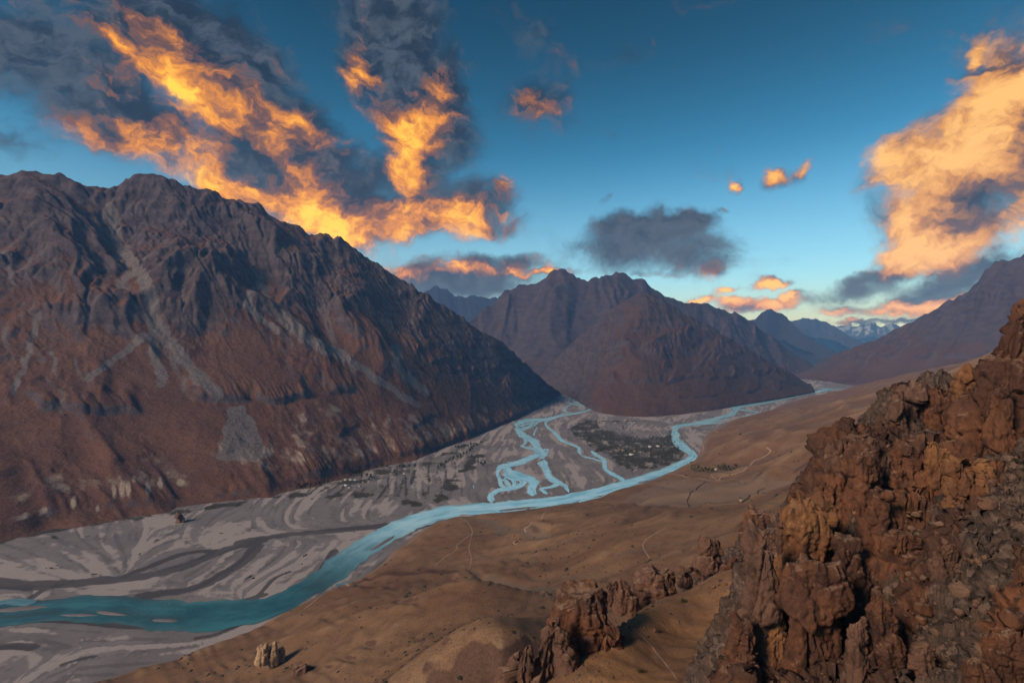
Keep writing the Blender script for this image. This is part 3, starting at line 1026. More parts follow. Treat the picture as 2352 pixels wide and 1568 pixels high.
BR = [
    # Pin river: enters behind the left spur, braids to the confluence (traced from the enlarged photograph)
    zl(1700, 1400, [(880, 170, 10), (1000, 190, 12), (1110, 210, 14), (1130, 235, 14), (1060, 262, 12), (1000, 250, 10)]),
    zl(1700, 1400, [(1130, 225, 12), (1060, 225, 9), (990, 245, 10), (1040, 268, 12), (985, 300, 16), (985, 330, 16), (1050, 352, 12)]),
    zl(1700, 1400, [(1040, 270, 9), (1130, 285, 9), (1220, 300, 11), (1190, 325, 12), (1110, 345, 12), (1000, 365, 14), (900, 385, 14), (830, 402, 20), (720, 408, 24), (630, 420, 26), (565, 445, 28), (560, 475, 30)]),
    zl(1700, 1400, [(1150, 290, 8), (1110, 310, 7), (1150, 325, 8)]),
    zl(1700, 1400, [(985, 345, 8), (930, 370, 9), (860, 388, 10), (810, 400, 14)]),
    zl(1700, 1400, [(870, 405, 12), (820, 425, 14), (815, 450, 15), (840, 480, 16), (890, 515, 22), (920, 555, 24), (965, 595, 20), (1040, 625, 16), (1105, 655, 20), (1110, 690, 20), (1130, 725, 16)]),
    zl(1700, 1400, [(560, 470, 34), (590, 520, 42), (640, 560, 44), (700, 590, 48), (735, 640, 46), (760, 680, 66), (770, 720, 90), (790, 750, 60)]),
    zl(1700, 1400, [(700, 420, 18), (690, 450, 16), (640, 480, 18), (590, 490, 22)]),
    zl(1700, 1400, [(740, 470, 10), (720, 510, 10), (705, 550, 12)]),
    zl(1700, 1400, [(630, 580, 20), (640, 610, 18), (605, 640, 22), (660, 655, 16), (740, 672, 18)]),
    zl(1700, 1400, [(740, 715, 50), (680, 745, 34), (590, 780, 36), (500, 805, 40), (430, 820, 34), (395, 860, 26), (390, 890, 24), (410, 935, 28), (420, 980, 30), (460, 1010, 40)]),
    zl(1700, 1400, [(480, 815, 40), (480, 860, 60), (500, 900, 62), (560, 920, 60), (620, 950, 46), (590, 985, 34), (530, 1005, 34), (450, 1020, 36), (380, 1040, 30), (330, 1080, 44), (340, 1140, 56)]),
    zl(1700, 1400, [(500, 850, 40), (570, 890, 50), (650, 925, 60), (710, 960, 66), (690, 1010, 60), (700, 1080, 66)]),
    zl(1700, 1400, [(440, 930, 22), (480, 960, 20), (500, 1000, 18)]),
    zl(1700, 1400, [(520, 930, 24), (540, 970, 30), (530, 1000, 24)]),
    zl(1700, 1400, [(800, 760, 44), (800, 800, 52), (820, 850, 46), (840, 900, 46), (890, 945, 42), (950, 975, 34), (990, 1000, 24), (1020, 1050, 22)]),
    zl(1700, 1400, [(930, 970, 22), (870, 1000, 22), (780, 1015, 22), (800, 1040, 24), (825, 1065, 26)]),
    zl(1700, 1400, [(790, 770, 16), (750, 790, 12), (765, 810, 12)]),
    zl(1700, 1400, [(1220, 680, 22), (1260, 720, 24), (1320, 755, 26), (1335, 800, 30), (1340, 845, 26), (1400, 885, 26), (1470, 920, 28), (1500, 955, 30)]),
    zl(1700, 1400, [(1135, 728, 10), (1230, 752, 10), (1310, 775, 12)]),
    zl(1700, 1400, [(830, 408, 9), (760, 425, 9), (680, 440, 10), (620, 455, 11), (580, 470, 11)]),
    zl(1700, 1400, [(650, 422, 9), (605, 448, 9), (622, 482, 9)]),
    zl(1700, 1400, [(770, 414, 7), (710, 462, 8), (640, 490, 9), (600, 505, 9)]),
    zl(1700, 1400, [(470, 890, 12), (452, 945, 11), (478, 992, 11)]),
    zl(1700, 1400, [(560, 925, 14), (592, 955, 12), (585, 985, 11)]),
    zl(1700, 1400, [(760, 690, 12), (830, 665, 10), (815, 720, 12)]),
    zl(1700, 1400, [(1050, 240, 7), (1090, 262, 7), (1170, 292, 8)]),
    # braids of the main river above the bend
    zl(2400, 1350, [(1690, 258, 14), (1590, 246, 10)]),
    zl(2400, 1350, [(1250, 348, 12), (1100, 362, 10), (950, 385, 10), (860, 410, 12), (850, 450, 18), (800, 490, 12), (700, 515, 10)]),
    zl(2400, 1350, [(790, 400, 14), (850, 430, 16), (950, 445, 14), (1040, 462, 12), (950, 490, 11), (860, 525, 9)]),
    zl(2400, 1350, [(840, 480, 12), (740, 500, 9), (640, 525, 9), (540, 550, 11), (420, 570, 12), (320, 578, 16)]),
    zl(2400, 1350, [(780, 515, 9), (660, 540, 9), (560, 562, 9)]),
    zl(2400, 1350, [(740, 552, 9), (600, 562, 8), (450, 575, 9)]),
    # side channels by the big bend
    zl(900, 1700, [(1640, 705, 16), (1530, 790, 20), (1420, 885, 16), (1300, 970, 16), (1200, 1045, 20), (1140, 1085, 12)]),
    zl(900, 1700, [(1020, 1132, 9), (930, 1145, 14), (840, 1160, 10)]),
    zl(1700, 1400, [(1390, 1065, 12), (1300, 1095, 14), (1180, 1110, 14), (1110, 1140, 18)]),
    zl(1700, 1400, [(380, 1210, 10), (430, 1235, 8)]),
    zl(1700, 1400, [(175, 985, 7), (180, 1010, 10)]),
    zl(0, 1900, [(-50, 860, 40), (100, 835, 40), (300, 850, 50)]),
]
# dry or damp channels of the gravel plain
DAMP = [
    zl(0, 1900, [(-50, 655, 40), (60, 680, 40), (250, 690, 36), (420, 680, 40), (700, 660, 56), (1000, 640, 60), (1300, 600, 60), (1600, 530, 50), (1800, 450, 50), (2000, 370, 56), (2200, 320, 60), (2352, 280, 60)]),
    zl(0, 1900, [(270, 800, 16), (380, 735, 26), (480, 690, 34)]),
    zl(0, 1900, [(1130, 600, 16), (1300, 530, 20), (1500, 450, 24), (1680, 400, 28), (1900, 380, 40)]),
    zl(0, 1900, [(1250, 790, 30), (1450, 760, 60), (1650, 730, 70), (1800, 680, 66), (1950, 600, 60), (2100, 510, 60), (2200, 420, 60), (2280, 330, 60)]),
    zl(0, 1900, [(1900, 870, 26), (2050, 850, 30), (2250, 790, 26), (2352, 760, 16)]),
    zl(900, 1700, [(0, 780, 50), (200, 740, 50), (500, 705, 40), (900, 670, 26), (1300, 630, 16)]),
    zl(900, 1700, [(0, 1300, 20), (150, 1255, 26), (300, 1100, 20), (480, 1020, 18)]),
    zl(900, 1700, [(420, 1230, 30), (620, 1110, 60), (740, 1010, 60), (800, 900, 44), (830, 850, 30)]),
    zl(900, 1700, [(800, 1090, 16), (1000, 930, 20), (1200, 830, 16), (1450, 700, 16), (1700, 620, 20)]),
    zl(900, 1700, [(1120, 1100, 30), (1330, 930, 40), (1560, 760, 40), (1720, 640, 30)]),
    zl(0, 1900, [(-50, 1240, 60), (100, 1225, 50), (300, 1235, 24)]), zl(0, 1900, [(560, 1380, 20), (720, 1330, 24), (850, 1310, 20)]),
    zl(0, 1900, [(300, 1000, 30), (700, 1010, 40), (1000, 1040, 40), (1400, 1060, 30)]),
    zl(0, 1900, [(1740, 1150, 20), (1900, 1120, 24), (2100, 1040, 24), (2300, 950, 20)]),
]


def ribbon_pts(ch, n):
    """ground-plane centre line and half widths in metres of a traced channel"""
    c = np.array([[*gz(px, py)[:2], 0] for px, py, w in ch])
    wid = []
    for i, (px, py, w) in enumerate(ch):
        a, b = ch[max(i - 1, 0)], ch[min(i + 1, len(ch) - 1)]
        t = np.array([b[0] - a[0], b[1] - a[1]], float)
        t /= np.linalg.norm(t) + 1e-9
        nx, ny = -t[1], t[0]
        p = gz(px + nx * w / 2, py + ny * w / 2)
        q = gz(px - nx * w / 2, py - ny * w / 2)
        # width measured square to the channel on the ground
        g = gz(b[0], b[1])[:2] - gz(a[0], a[1])[:2]
        g /= np.linalg.norm(g) + 1e-9
        d = (p - q)[:2]
        wid.append(abs(d[0] * g[1] - d[1] * g[0]) / 2)
    full = np.column_stack([c[:, :2], wid])
    return catmull(full, n)


RIB = []
for k, ch in enumerate([CH_MAIN] + BR):
    n = 700 if k == 0 else max(30, 14 * len(ch))
    RIB.append(ribbon_pts(ch, n))
DRY = [ribbon_pts(ch, max(24, 10 * len(ch))) for ch in DAMP]


def build_rivers():
    for k, r in enumerate(RIB):
        n = len(r)
        t = np.gradient(r[:, :2], axis=0)
        t /= np.linalg.norm(t, axis=1)[:, None] + 1e-9
        nrm = np.stack([-t[:, 1], t[:, 0]], 1)
        s = np.concatenate([[0], np.cumsum(np.linalg.norm(np.diff(r[:, :2], axis=0), axis=1))])
        hw = np.maximum(r[:, 2], .8)
        hw = hw if k == 0 else hw * 1.3
        wl = 60 if k == 0 else 24
        e1 = fbm2(s / wl, s * 0 + k, 6, 200, .62) * .27
        e2 = fbm2(s / wl, s * 0 + k + 40, 6, 210, .62) * .27
        taper = np.ones(n) if k == 0 else np.clip(np.minimum(np.arange(n), np.arange(n)[::-1]) / (n * .06), .35, 1)
        m = 21 if k == 0 else 9
        rows = []
        edge = []
        for j in range(m):
            f = j / (m - 1) * 2 - 1
            w = hw * taper * (1 + np.where(f > 0, e1, e2))
            rows.append(np.column_stack([r[:, :2] + nrm * (w * f)[:, None], np.full(n, .06 + .012 * k)]))
            edge.append(np.full(n, abs(f)))
        V = np.stack(rows, 1)
        E = np.stack(edge, 1)
        foam = np.zeros_like(E)
        if k == 0:
            for px, py, rad in ((335, 1398, 55), (400, 1405, 40), (690, 1362, 30), (760, 1318, 26), (1130, 1166, 30)):
                c = gz(px, py)
                foam = np.maximum(foam, np.exp(-((V[..., 0] - c[0]) ** 2 + (V[..., 1] - c[1]) ** 2) / (rad * .6) ** 2))
            foam = np.maximum(foam, .10)
        me = mesh_from("river", V, quads=grid_quads(n, m))
        dist = V[..., 1]
        sh = np.clip(sstep(820, 1180, dist) + (0 if k == 0 else .2), 0, 1) * (1 - .35 * sstep(2600, 4200, dist))  # paler with distance: painted sky reflection over the silty shallows
        F = np.linspace(-1, 1, m)[None, :] + 0 * V[..., 0]
        flow = np.clip(.5 + .55 * fbm2(s[:, None] / 130 + 0 * F, F * 1.6 + k * 7, 4, 230, .6), 0, 1)
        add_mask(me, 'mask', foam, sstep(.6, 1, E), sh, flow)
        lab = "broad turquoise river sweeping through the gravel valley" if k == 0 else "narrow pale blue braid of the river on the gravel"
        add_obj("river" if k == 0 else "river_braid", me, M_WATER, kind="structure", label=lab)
    # gravel bars that part the river
    for px, py, l, w, h in ((1564, 1006, 60, 9, 1.2), (1190, 1168, 60, 8, 1.2), (880, 1246, 48, 6, 1), (255, 1408, 30, 5, .9), (180, 1412, 30, 4, .8), (380, 1424, 24, 5, .6), (40, 1398, 42, 9, 1.2)):
        c = gz(px, py)
        rr = RIB[0]
        i = int(np.argmin((rr[:, 0] - c[0]) ** 2 + (rr[:, 1] - c[1]) ** 2))
        t = rr[min(i + 2, len(rr) - 1), :2] - rr[max(i - 2, 0), :2]
        t /= np.linalg.norm(t)
        th = np.linspace(0, 2 * math.pi, 48, endpoint=False)
        rad = np.linspace(0, 1, 9)[:, None]
        e = 1 + .25 * fbm2(np.cos(th) * 2 + px, np.sin(th) * 2, 3, 9)
        a, b = np.cos(th) * l * rad * e, np.sin(th) * w * rad * e
        V = np.stack([c[0] + t[0] * a - t[1] * b, c[1] + t[1] * a + t[0] * b, .45 + h * (1 - rad ** 2) - 1.0 * rad ** 3 + 0 * a], -1)
        me = mesh_from("gravel_bar", V, quads=grid_quads(9, 48, True))
        add_mask(me, 'mask', np.full(9 * 48, .35), np.zeros(9 * 48), np.zeros(9 * 48), np.full(9 * 48, .4))
        add_obj("gravel_bar", me, M_GRAVEL, kind="structure", label="grey gravel bar lying in the river")


build_rivers()

DELTA = [gz(*p)[:2] for p in ((1305, 985), (1340, 962), (1420, 965), (1530, 968), (1545, 990), (1545, 1010), (1575, 1040), (1560, 1058), (1500, 1078), (1452, 1080), (1420, 1062), (1395, 1045), (1350, 1022))]
DELTA_PALE = [gz(*p)[:2] for p in ((1370, 966), (1535, 968), (1540, 1000), (1470, 1005), (1385, 985))]
VILLAGE = [gz(*p)[:2] for p in ((680, 1122), (760, 1095), (880, 1075), (1000, 1050), (1060, 1020), (1120, 1010), (1060, 1052), (960, 1078), (860, 1105), (760, 1118))]


def build_floor():
    ny, nx = 350, 740
    inv = np.linspace(1 / 330.0, 1 / 7200.0, ny)
    Y = (1 / inv)[:, None]
    a = np.linspace(-1.55, 1.0, nx)[None, :]
    X = a * Y
    Y = Y + 0 * X
    x, y = X.ravel(), Y.ravel()
    # flow direction from all traced channels
    sx = np.zeros_like(x)
    sy = np.zeros_like(x)
    damp = np.zeros_like(x)
    wet = np.full_like(x, 1e9)
    for k, r in enumerate(RIB + DRY):
        st = 6 if k == 0 else 4
        line = r[::st] if len(r[::st]) > 2 else r
        bx = (x > line[:, 0].min() - 400) & (x < line[:, 0].max() + 400) & (y > line[:, 1].min() - 500) & (y < line[:, 1].max() + 500)
        d, tx, ty = poly_dist(x[bx], y[bx], line)
        if k >= len(RIB):
            i = k - len(RIB)
            # width at the nearest sample
            hw = np.full(d.shape, r[:, 2].mean())
            nz = fbm2(x[bx] / 40, y[bx] / 40, 3, 400 + i) * .35
            damp[bx] = np.maximum(damp[bx], 1 - sstep(.4, 1.7, d / (hw * (1.15 + nz))))
        else:
            hw = r[:, 2].mean()
            wet[bx] = np.minimum(wet[bx], d / max(hw, 4))
        w = 1 / (d + 14) ** 2
        sg = np.sign(tx * .6 - ty * .8)
        sx[bx] += tx * w * sg
        sy[bx] += ty * w * sg
    far = (sx == 0) & (sy == 0)
    sx[far], sy[far] = -.6, -.8
    ln = np.sqrt(sx * sx + sy * sy) + 1e-12
    sx, sy = (sx / ln).reshape(ny, nx), (sy / ln).reshape(ny, nx)

    # streaks: noise smeared along the flow
    def bil(F, fi, fj):
        i, j = np.clip(fi.astype(int), 0, ny - 2), np.clip(fj.astype(int), 0, nx - 2)
        u, v = fi - i, fj - j
        return F[i, j] * (1 - u) * (1 - v) + F[i + 1, j] * u * (1 - v) + F[i, j + 1] * (1 - u) * v + F[i + 1, j + 1] * u * v

    def lic(step, k, scale, seed):
        acc = 0
        for sgn in (-1, 1):
            qx, qy = X.copy(), Y.copy()
            for s in range(k):
                fi = (1 / qy - inv[0]) / (inv[-1] - inv[0]) * (ny - 1)
                fj = (qx / qy + 1.55) / 2.55 * (nx - 1)
                vx, vy = bil(sx, fi, fj), bil(sy, fi, fj)
                stp = step
                qx, qy = qx + vx * stp * sgn, np.clip(qy + vy * stp * sgn, 200, 9000)
                acc = acc + perlin2(qx / scale, qy / scale, seed)
        acc = acc / (2 * k)
        return acc / (acc.std() + 1e-9)
    l1 = lic(8, 11, 15, 301) * .55 + lic(20, 8, 55, 303) * .5 + fbm2(X / 160, Y / 160, 4, 304) * 1.1
    l2 = lic(7, 9, 12, 305) * .8 + perlin2(X / 120, Y / 120, 306) * .6
    streak = np.clip(.5 + .20 * l1, 0, 1)
    silt = in_poly(X + l1 * 2.0, Y + l1 * 3.0, [gz(*p)[:2] for p in ((455, 1482), (560, 1436), (640, 1392), (690, 1374), (715, 1386), (650, 1425), (570, 1470), (500, 1500))])
    streak = np.maximum(streak, silt * (.72 + .12 * l1))
    finest = np.clip(.5 + .17 * l2, 0, 1)
    # scrub on the delta between the rivers and the village fields
    n = fbm2(X / 55, Y / 55, 4, 310)
    veg = np.where(in_poly(X + n * 14, Y + n * 30, DELTA), .62 + .12 * l2 * .5 + n * .3, 0)
    veg = np.where(in_poly(X + n * 14, Y + n * 40, DELTA_PALE), veg * .40 + .17 * l2, veg)
    veg = np.maximum(veg, np.where(in_poly(X + n * 14, Y + n * 18, VILLAGE), .5 + .3 * n, 0))
    vpx, vpy = 1176 + FP * X / Y, 784 + FP * 400 / Y
    zone = sstep(640, 720, vpx) * (1 - sstep(1040, 1130, vpx)) * sstep(1000, 1060, vpy) * (1 - sstep(1130, 1172, vpy))
    veg = np.maximum(veg, zone * (.40 + .17 * l2 + .12 * n))
    dl, _, _ = poly_dist(x, y, [gz(*p)[:2] for p in ((-200, 1268), (0, 1240), (200, 1203), (420, 1172), (560, 1152), (680, 1138), (800, 1135), (960, 1155), (1020, 1140), (1060, 1090), (1100, 1040))])
    dl = dl.reshape(ny, nx)
    veg = np.maximum(veg, np.where(dl < 60, (1 - dl / 60) * (.62 + n * .8), 0))
    patches = sstep(.75, 1.25, fbm2(X / 60, Y / 30, 4, 315) + .35 * l2) * sstep(-900, -300, -X - 0 * Y)
    veg = np.maximum(veg, np.where((np.abs(1176 + FP * X / Y - 300) < 500) & (784 + FP * 400 / Y < 1330), patches * .8, 0))
    dampn = np.clip(damp.reshape(ny, nx), 0, 1)
    wetn = (1 - sstep(1.0, 1.55, wet.reshape(ny, nx))) * .36
    g = np.maximum(dampn, wetn)
    z = -.35 + .22 * fbm2(X / 60, Y / 60, 3, 320) - .25 * dampn
    z = np.minimum(z, -.05)
    V = np.stack([X, Y, z], -1)
    me = mesh_from("valley_floor", V, quads=grid_quads(ny, nx))
    add_mask(me, 'mask', streak, g, np.clip(veg, 0, 1), finest)
    add_obj("valley_floor", me, M_GRAVEL, kind="structure", label="grey gravel flood plain of the braided river")


build_floor()


# ------------------------------------------------------------------ brown terraces and hills on the near side of the river
BANK = [(60, 1625), (180, 1572), (300, 1532), (480, 1480), (600, 1432), (700, 1382), (800, 1336), (850, 1316), (900, 1272), (975, 1214), (1040, 1187), (1100, 1181), (1180, 1174), (1260, 1164), (1350, 1147), (1430, 1122),
        (1530, 1090), (1605, 1054), (1618, 1022), (1640, 990), (1700, 960), (1760, 944), (1800, 930), (1900, 904), (1990, 894), (2100, 885)]
INNER = [(1000, 1255, 24), (1040, 1215, 22), (1120, 1212, 24), (1050, 1285, 36), (1150, 1255, 46), (940, 1290, 24), (1080, 1340, 146), (950, 1368, 118), (800, 1402, 72), (660, 1450, 44),
         (560, 1500, 38), (1130, 1420, 172), (900, 1480, 128), (700, 1540, 92), (1000, 1560, 182), (800, 1600, 140), (1150, 1500, 205), (500, 1568, 52), (1250, 1440, 190), (300, 1580, 16),
         (1020, 1325, 62), (880, 1350, 52), (1200, 1335, 108), (1250, 1372, 142), (1350, 1330, 140), (1300, 1250, 100), (1230, 1210, 72), (1165, 1218, 34), (1400, 1200, 106), (1300, 1185, 74), (1450, 1250, 150),
         (1500, 1182, 132), (1500, 1292, 172), (1600, 1225, 172), (1700, 1182, 196), (1650, 1160, 128), (1780, 1172, 212), (1600, 1140, 84), (1700, 1112, 92), (1650, 1128, 88), (1800, 1132, 124),
         (1850, 1100, 142), (1500, 1122, 52), (1400, 1160, 42), (1450, 1140, 48), (1560, 1100, 36), (1620, 1082, 40), (1690, 1076, 56), (1750, 1010, 108), (1650, 1030, 52), (1720, 980, 62), (1800, 960, 88), (1850, 1000, 132), (1900, 1040, 182),
         (1800, 1060, 132), (1950, 960, 182), (2000, 920, 192), (2100, 900, 236), (1900, 930, 104), (2100, 870, 255), (2240, 826, 296), (2000, 902, 112), (2100, 856, 196), (2000, 884, 56),
         (2240, 862, 276), (2352, 800, 384), (2352, 900, 292), (2000, 1000, 232), (1900, 1150, 246), (2500, 790, 396), (2700, 788, 398), (2352, 812, 340)]


def lp(P):
    return [P[0] / P[1] * 1.0, math.log(P[1] / 300.0), P[2]]


def terrace_ctrl():
    c = []
    line = np.array([gz(px, py, 4) for px, py in BANK])
    t = np.gradient(line[:, :2], axis=0)
    t /= np.linalg.norm(t, axis=1)[:, None]
    for i in range(len(line)):
        c.append(lp(line[i]))
        # towards the river the ground dives below the plain
        off = line[i] + np.array([-t[i, 1], t[i, 0], 0]) * min(30 + line[i, 1] * .03, 110)
        off[2] = -26
        c.append(lp(off))
    for px, py, z in INNER:
        c.append(lp(gz(px, py, z)))
    for px in (1150, 1300, 1450, 1600, 1750, 1900):      # hollow behind the near ridge
        for d, z in ((240, 150), (320, 170)):
            c.append(lp(np.array([(px - 1176) / FP * d, d, z])))
    return c


TC = terrace_ctrl()


def terrace_base(x, y):
    q = np.column_stack([np.ravel(x) / np.ravel(y), np.log(np.ravel(y) / 300.0)])
    return tps(TC, q, 2e-4).reshape(np.shape(x))


GULLY = [[gz(*p)[:2] for p in ((1105, 1196, 20), (1150, 1208, 28), (1180, 1222, 38), (1225, 1245, 60), (1245, 1252, 66))],
         [gz(*p)[:2] for p in ((1105, 1325, 90), (1150, 1340, 105), (1200, 1352, 120), (1260, 1350, 130))]]
PATHS = []


def terrace_height(x, y, detail=True):
    z = terrace_base(x, y)
    inl = sstep(2, 60, z)
    # spurs run down to the river, from the right to the left
    wy = fbm2(x / 300, y / 300, 3, 500) * 70
    far = sstep(350, 1500, y)
    n = ridged2((x + y * .25) / 430, (y + wy - x * .25) / 170, 3, 501, .45) - .9
    n2 = ridged2((x + y * .25) / 150, (y + wy - x * .3) / 58, 3, 502, .45) - .9
    z = z + (n * (7 + 14 * far) + n2 * 2.2) * inl + fbm2(x / 90, y / 90, 3, 503, .5) * 2.5 * inl
    # a wash-cut scarp between the upper terrace and the lower bench
    d, _, _ = poly_dist(x, y, SCARP)
    side = in_poly(x, y, BENCH)
    z = z - np.where(side, 6 * sstep(0, 22, d), 0) * (1 - sstep(60, 130, d))
    for g in GULLY:
        d, _, _ = poly_dist(x + fbm2(x / 90, y / 90, 2, 505) * 10, y, g)
        z = z - 4.5 * (1 - sstep(2, 22, d))
    bank = sstep(-8, 3, z) * (1 - sstep(8, 34, z))
    z = z + bank * (3.5 * sstep(2, 13, z + fbm2(x / 70, y / 70, 3, 507) * 3))
    if detail:
        z = z + fbm2(x / 9, y / 9, 3, 509, .55) * .7 * inl
    return z


SCARP = [gz(*p)[:2] for p in ((830, 1334, 24), (880, 1326, 26), (930, 1328, 30), (985, 1326, 34), (1040, 1326, 40))]
BENCH = [gz(*p)[:2] for p in ((830, 1334, 24), (880, 1326, 26), (930, 1328, 30), (985, 1326, 34), (1040, 1326, 40), (1060, 1350, 80), (950, 1362, 70), (860, 1356, 40), (810, 1350, 24))]
FIELD = [gz(*p)[:2] for p in ((1535, 1092, 30), (1640, 1100, 62), (1850, 1095, 140), (1860, 1135, 150), (1760, 1140, 110), (1600, 1162, 100), (1400, 1170, 46), (1440, 1130, 40))]


def build_terraces():
    ny, nx = 390, 600
    Y = np.exp(np.linspace(math.log(235), math.log(5200), ny))[:, None]
    a = np.linspace(-1.02, 1.32, nx)[None, :]
    X = a * Y
    Y = Y + 0 * X
    z = terrace_height(X, Y)
    z, flow = erode(z, 3.2, 20000, 2, 50, 71, .22)
    z = blur(z, 2)
    z = blur(z, 8) + (z - blur(z, 8)) * sstep(8, 24, z)
    V = np.stack([X, Y, z], -1)
    du, dv = np.gradient(V, axis=1), np.gradient(V, axis=0)
    nn = np.cross(du, dv)
    nz = np.abs(nn[..., 2]) / (np.linalg.norm(nn, axis=-1) + 1e-9)
    slope = np.sqrt(1 - nz ** 2) / np.maximum(nz, .05)
    fl = np.log1p(flow)
    fl = np.clip((fl - np.percentile(fl, 70)) / (np.percentile(fl, 99.5) - np.percentile(fl, 70)), 0, 1)
    gul = np.zeros_like(z)
    for g in GULLY:
        d, _, _ = poly_dist(X, Y, g)
        gul = np.maximum(gul, 1 - sstep(8, 22, d))
    d, _, _ = poly_dist(X, Y, SCARP)
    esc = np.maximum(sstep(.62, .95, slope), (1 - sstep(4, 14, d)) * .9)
    soil_tone = np.clip(.5 + (z - blur(z, 12)) * .13 / (.4 + Y / 1200) + .22 * fbm2(X / 70, Y / 45, 4, 520), 0, 1)  # crests lightened and hollows darkened: shading put into the soil colour
    fld = np.where(in_poly(X, Y, FIELD), .8, 0)
    bank = (1 - sstep(5, 12, z)) * .9
    # drop the part that lies far under the plain, keep a skirt
    qd = grid_quads(ny, nx)
    qd = qd[z.ravel()[qd].max(1) > -5]          # what lies deep under the gravel plain is left out
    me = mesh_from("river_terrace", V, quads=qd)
    add_mask(me, 'mask', np.maximum(gul, fl * .6), esc, np.maximum(blur(fld, 3), bank), soil_tone)
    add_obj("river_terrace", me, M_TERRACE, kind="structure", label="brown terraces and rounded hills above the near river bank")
    return V


TER_V = build_terraces()


def grid_lookup(V):
    """height by bearing and distance on a terrain grid laid out in rows of equal distance"""
    Yr = V[:, 0, 1]
    A = V[0, :, 0] / V[0, 0, 1]
    Z = V[..., 2]

    def f(x, y):
        fi = np.interp(np.log(y), np.log(Yr), np.arange(len(Yr)))
        fj = np.interp(x / y, A, np.arange(len(A)))
        i, j = np.clip(np.int32(fi), 0, len(Yr) - 2), np.clip(np.int32(fj), 0, len(A) - 2)
        u, v = fi - i, fj - j
        return (Z[i, j] * (1 - u) * (1 - v) + Z[i + 1, j] * u * (1 - v) + Z[i, j + 1] * (1 - u) * v + Z[i + 1, j + 1] * u * v)
    return f


ter_z = grid_lookup(TER_V)


# ------------------------------------------------------------------ the near ridge (sandy slope) and the rubble slope of the right-hand cliff
def lpd(px, py, d):
    return lp(at(px, py, d))


def ridge_ctrl():
    crest = [(1760, 1290, 200), (1720, 1297, 205), (1680, 1310, 212), (1600, 1345, 205), (1550, 1368, 196), (1480, 1395, 185), (1440, 1425, 172), (1400, 1452, 162), (1330, 1500, 150), (1250, 1568, 140),
             (1150, 1640, 132), (1050, 1720, 125)]
    near = [(1550, 1450, 166), (1650, 1400, 178), (1690, 1450, 158), (1500, 1520, 145), (1600, 1520, 140), (1660, 1560, 128), (1520, 1600, 122), (1400, 1600, 126), (1450, 1700, 104),
            (1600, 1700, 100), (1750, 1500, 120), (1750, 1380, 165), (1800, 1300, 190), (1300, 1700, 115), (1150, 1800, 105), (1450, 1850, 85), (1700, 1850, 78), (1850, 1600, 105), (1950, 1400, 130)]
    c = [lpd(*p) for p in crest + near]
    for p in crest:
        w = at(*p)
        for k, dz in ((1.10, -16), (1.28, -62), (1.6, -135), (2.1, -220)):
            c.append(lp(np.array([w[0] * k - (k - 1) * 25, w[1] * k, w[2] + dz])))
    return c


def cliff_ctrl():
    pts = [(1670, 1568, 88), (1800, 1568, 84), (1950, 1568, 78), (2100, 1568, 72), (2250, 1568, 65), (2352, 1568, 60),
           (1710, 1400, 99), (1850, 1400, 96), (1950, 1400, 90), (2050, 1400, 86), (2150, 1400, 80), (2250, 1400, 74), (2352, 1400, 68),
           (1760, 1262, 113), (1850, 1205, 113), (2050, 1220, 101), (2200, 1200, 91), (2352, 1200, 79),
           (1872, 1105, 128), (1950, 1112, 121), (2100, 1130, 109), (2300, 1120, 89), (2352, 1100, 87),
           (1900, 1030, 140), (1950, 1000, 152), (2000, 975, 160), (2060, 925, 183), (2130, 905, 194), (2200, 915, 184), (2240, 940, 155), (2250, 1010, 126), (2352, 1020, 108), (2100, 965, 160), (2050, 1022, 140), (2150, 1032, 128),
           (1600, 1800, 70), (1900, 1800, 63), (2200, 1800, 52), (2400, 1800, 46), (2700, 1800, 40), (2600, 1500, 56), (2600, 1200, 72), (2600, 1000, 92), (2600, 880, 130)]
    c = [lpd(*p) for p in pts]
    for px in (2250, 2350, 2500, 2700):
        for d in (150, 180, 215, 260):
            c.append(lp(np.array([(px - 1176) / FP * d, d, 376 - (d - 150) * .05])))
    for p in [(1600, 1800, 70), (1670, 1568, 88), (1690, 1480, 94), (1710, 1400, 99), (1735, 1330, 106), (1760, 1262, 113), (1815, 1180, 120), (1872, 1105, 128), (1900, 1030, 140), (1950, 1000, 152), (2000, 975, 160), (2060, 925, 183), (2130, 905, 194), (2200, 915, 186)]:
        w = at(*p)
        for q, dz in ((6, -9), (16, -34), (38, -75)):
            c.append(lp(np.array([w[0] - q * .85, w[1] + q * .55, w[2] + dz])))
    return c


def persp_patch(ctrl, a0, a1, d0, d1, ny, nx, smooth=2e-4):
    Y = np.exp(np.linspace(math.log(d0), math.log(d1), ny))[:, None]
    a = (np.linspace(a0, a1, nx) - 1176)[None, :] / FP
    X = a * Y
    Y = Y + 0 * X
    z = tps(ctrl, np.column_stack([(X / Y).ravel(), np.log(Y.ravel() / 300.0)]), smooth).reshape(ny, nx)
    return np.stack([X, Y, z], -1)


def vnormals(V):
    n = np.cross(np.gradient(V, axis=1), np.gradient(V, axis=0))
    n /= np.linalg.norm(n, axis=-1, keepdims=True) + 1e-9
    return n * np.sign(n[..., 2:3] + 1e-9)


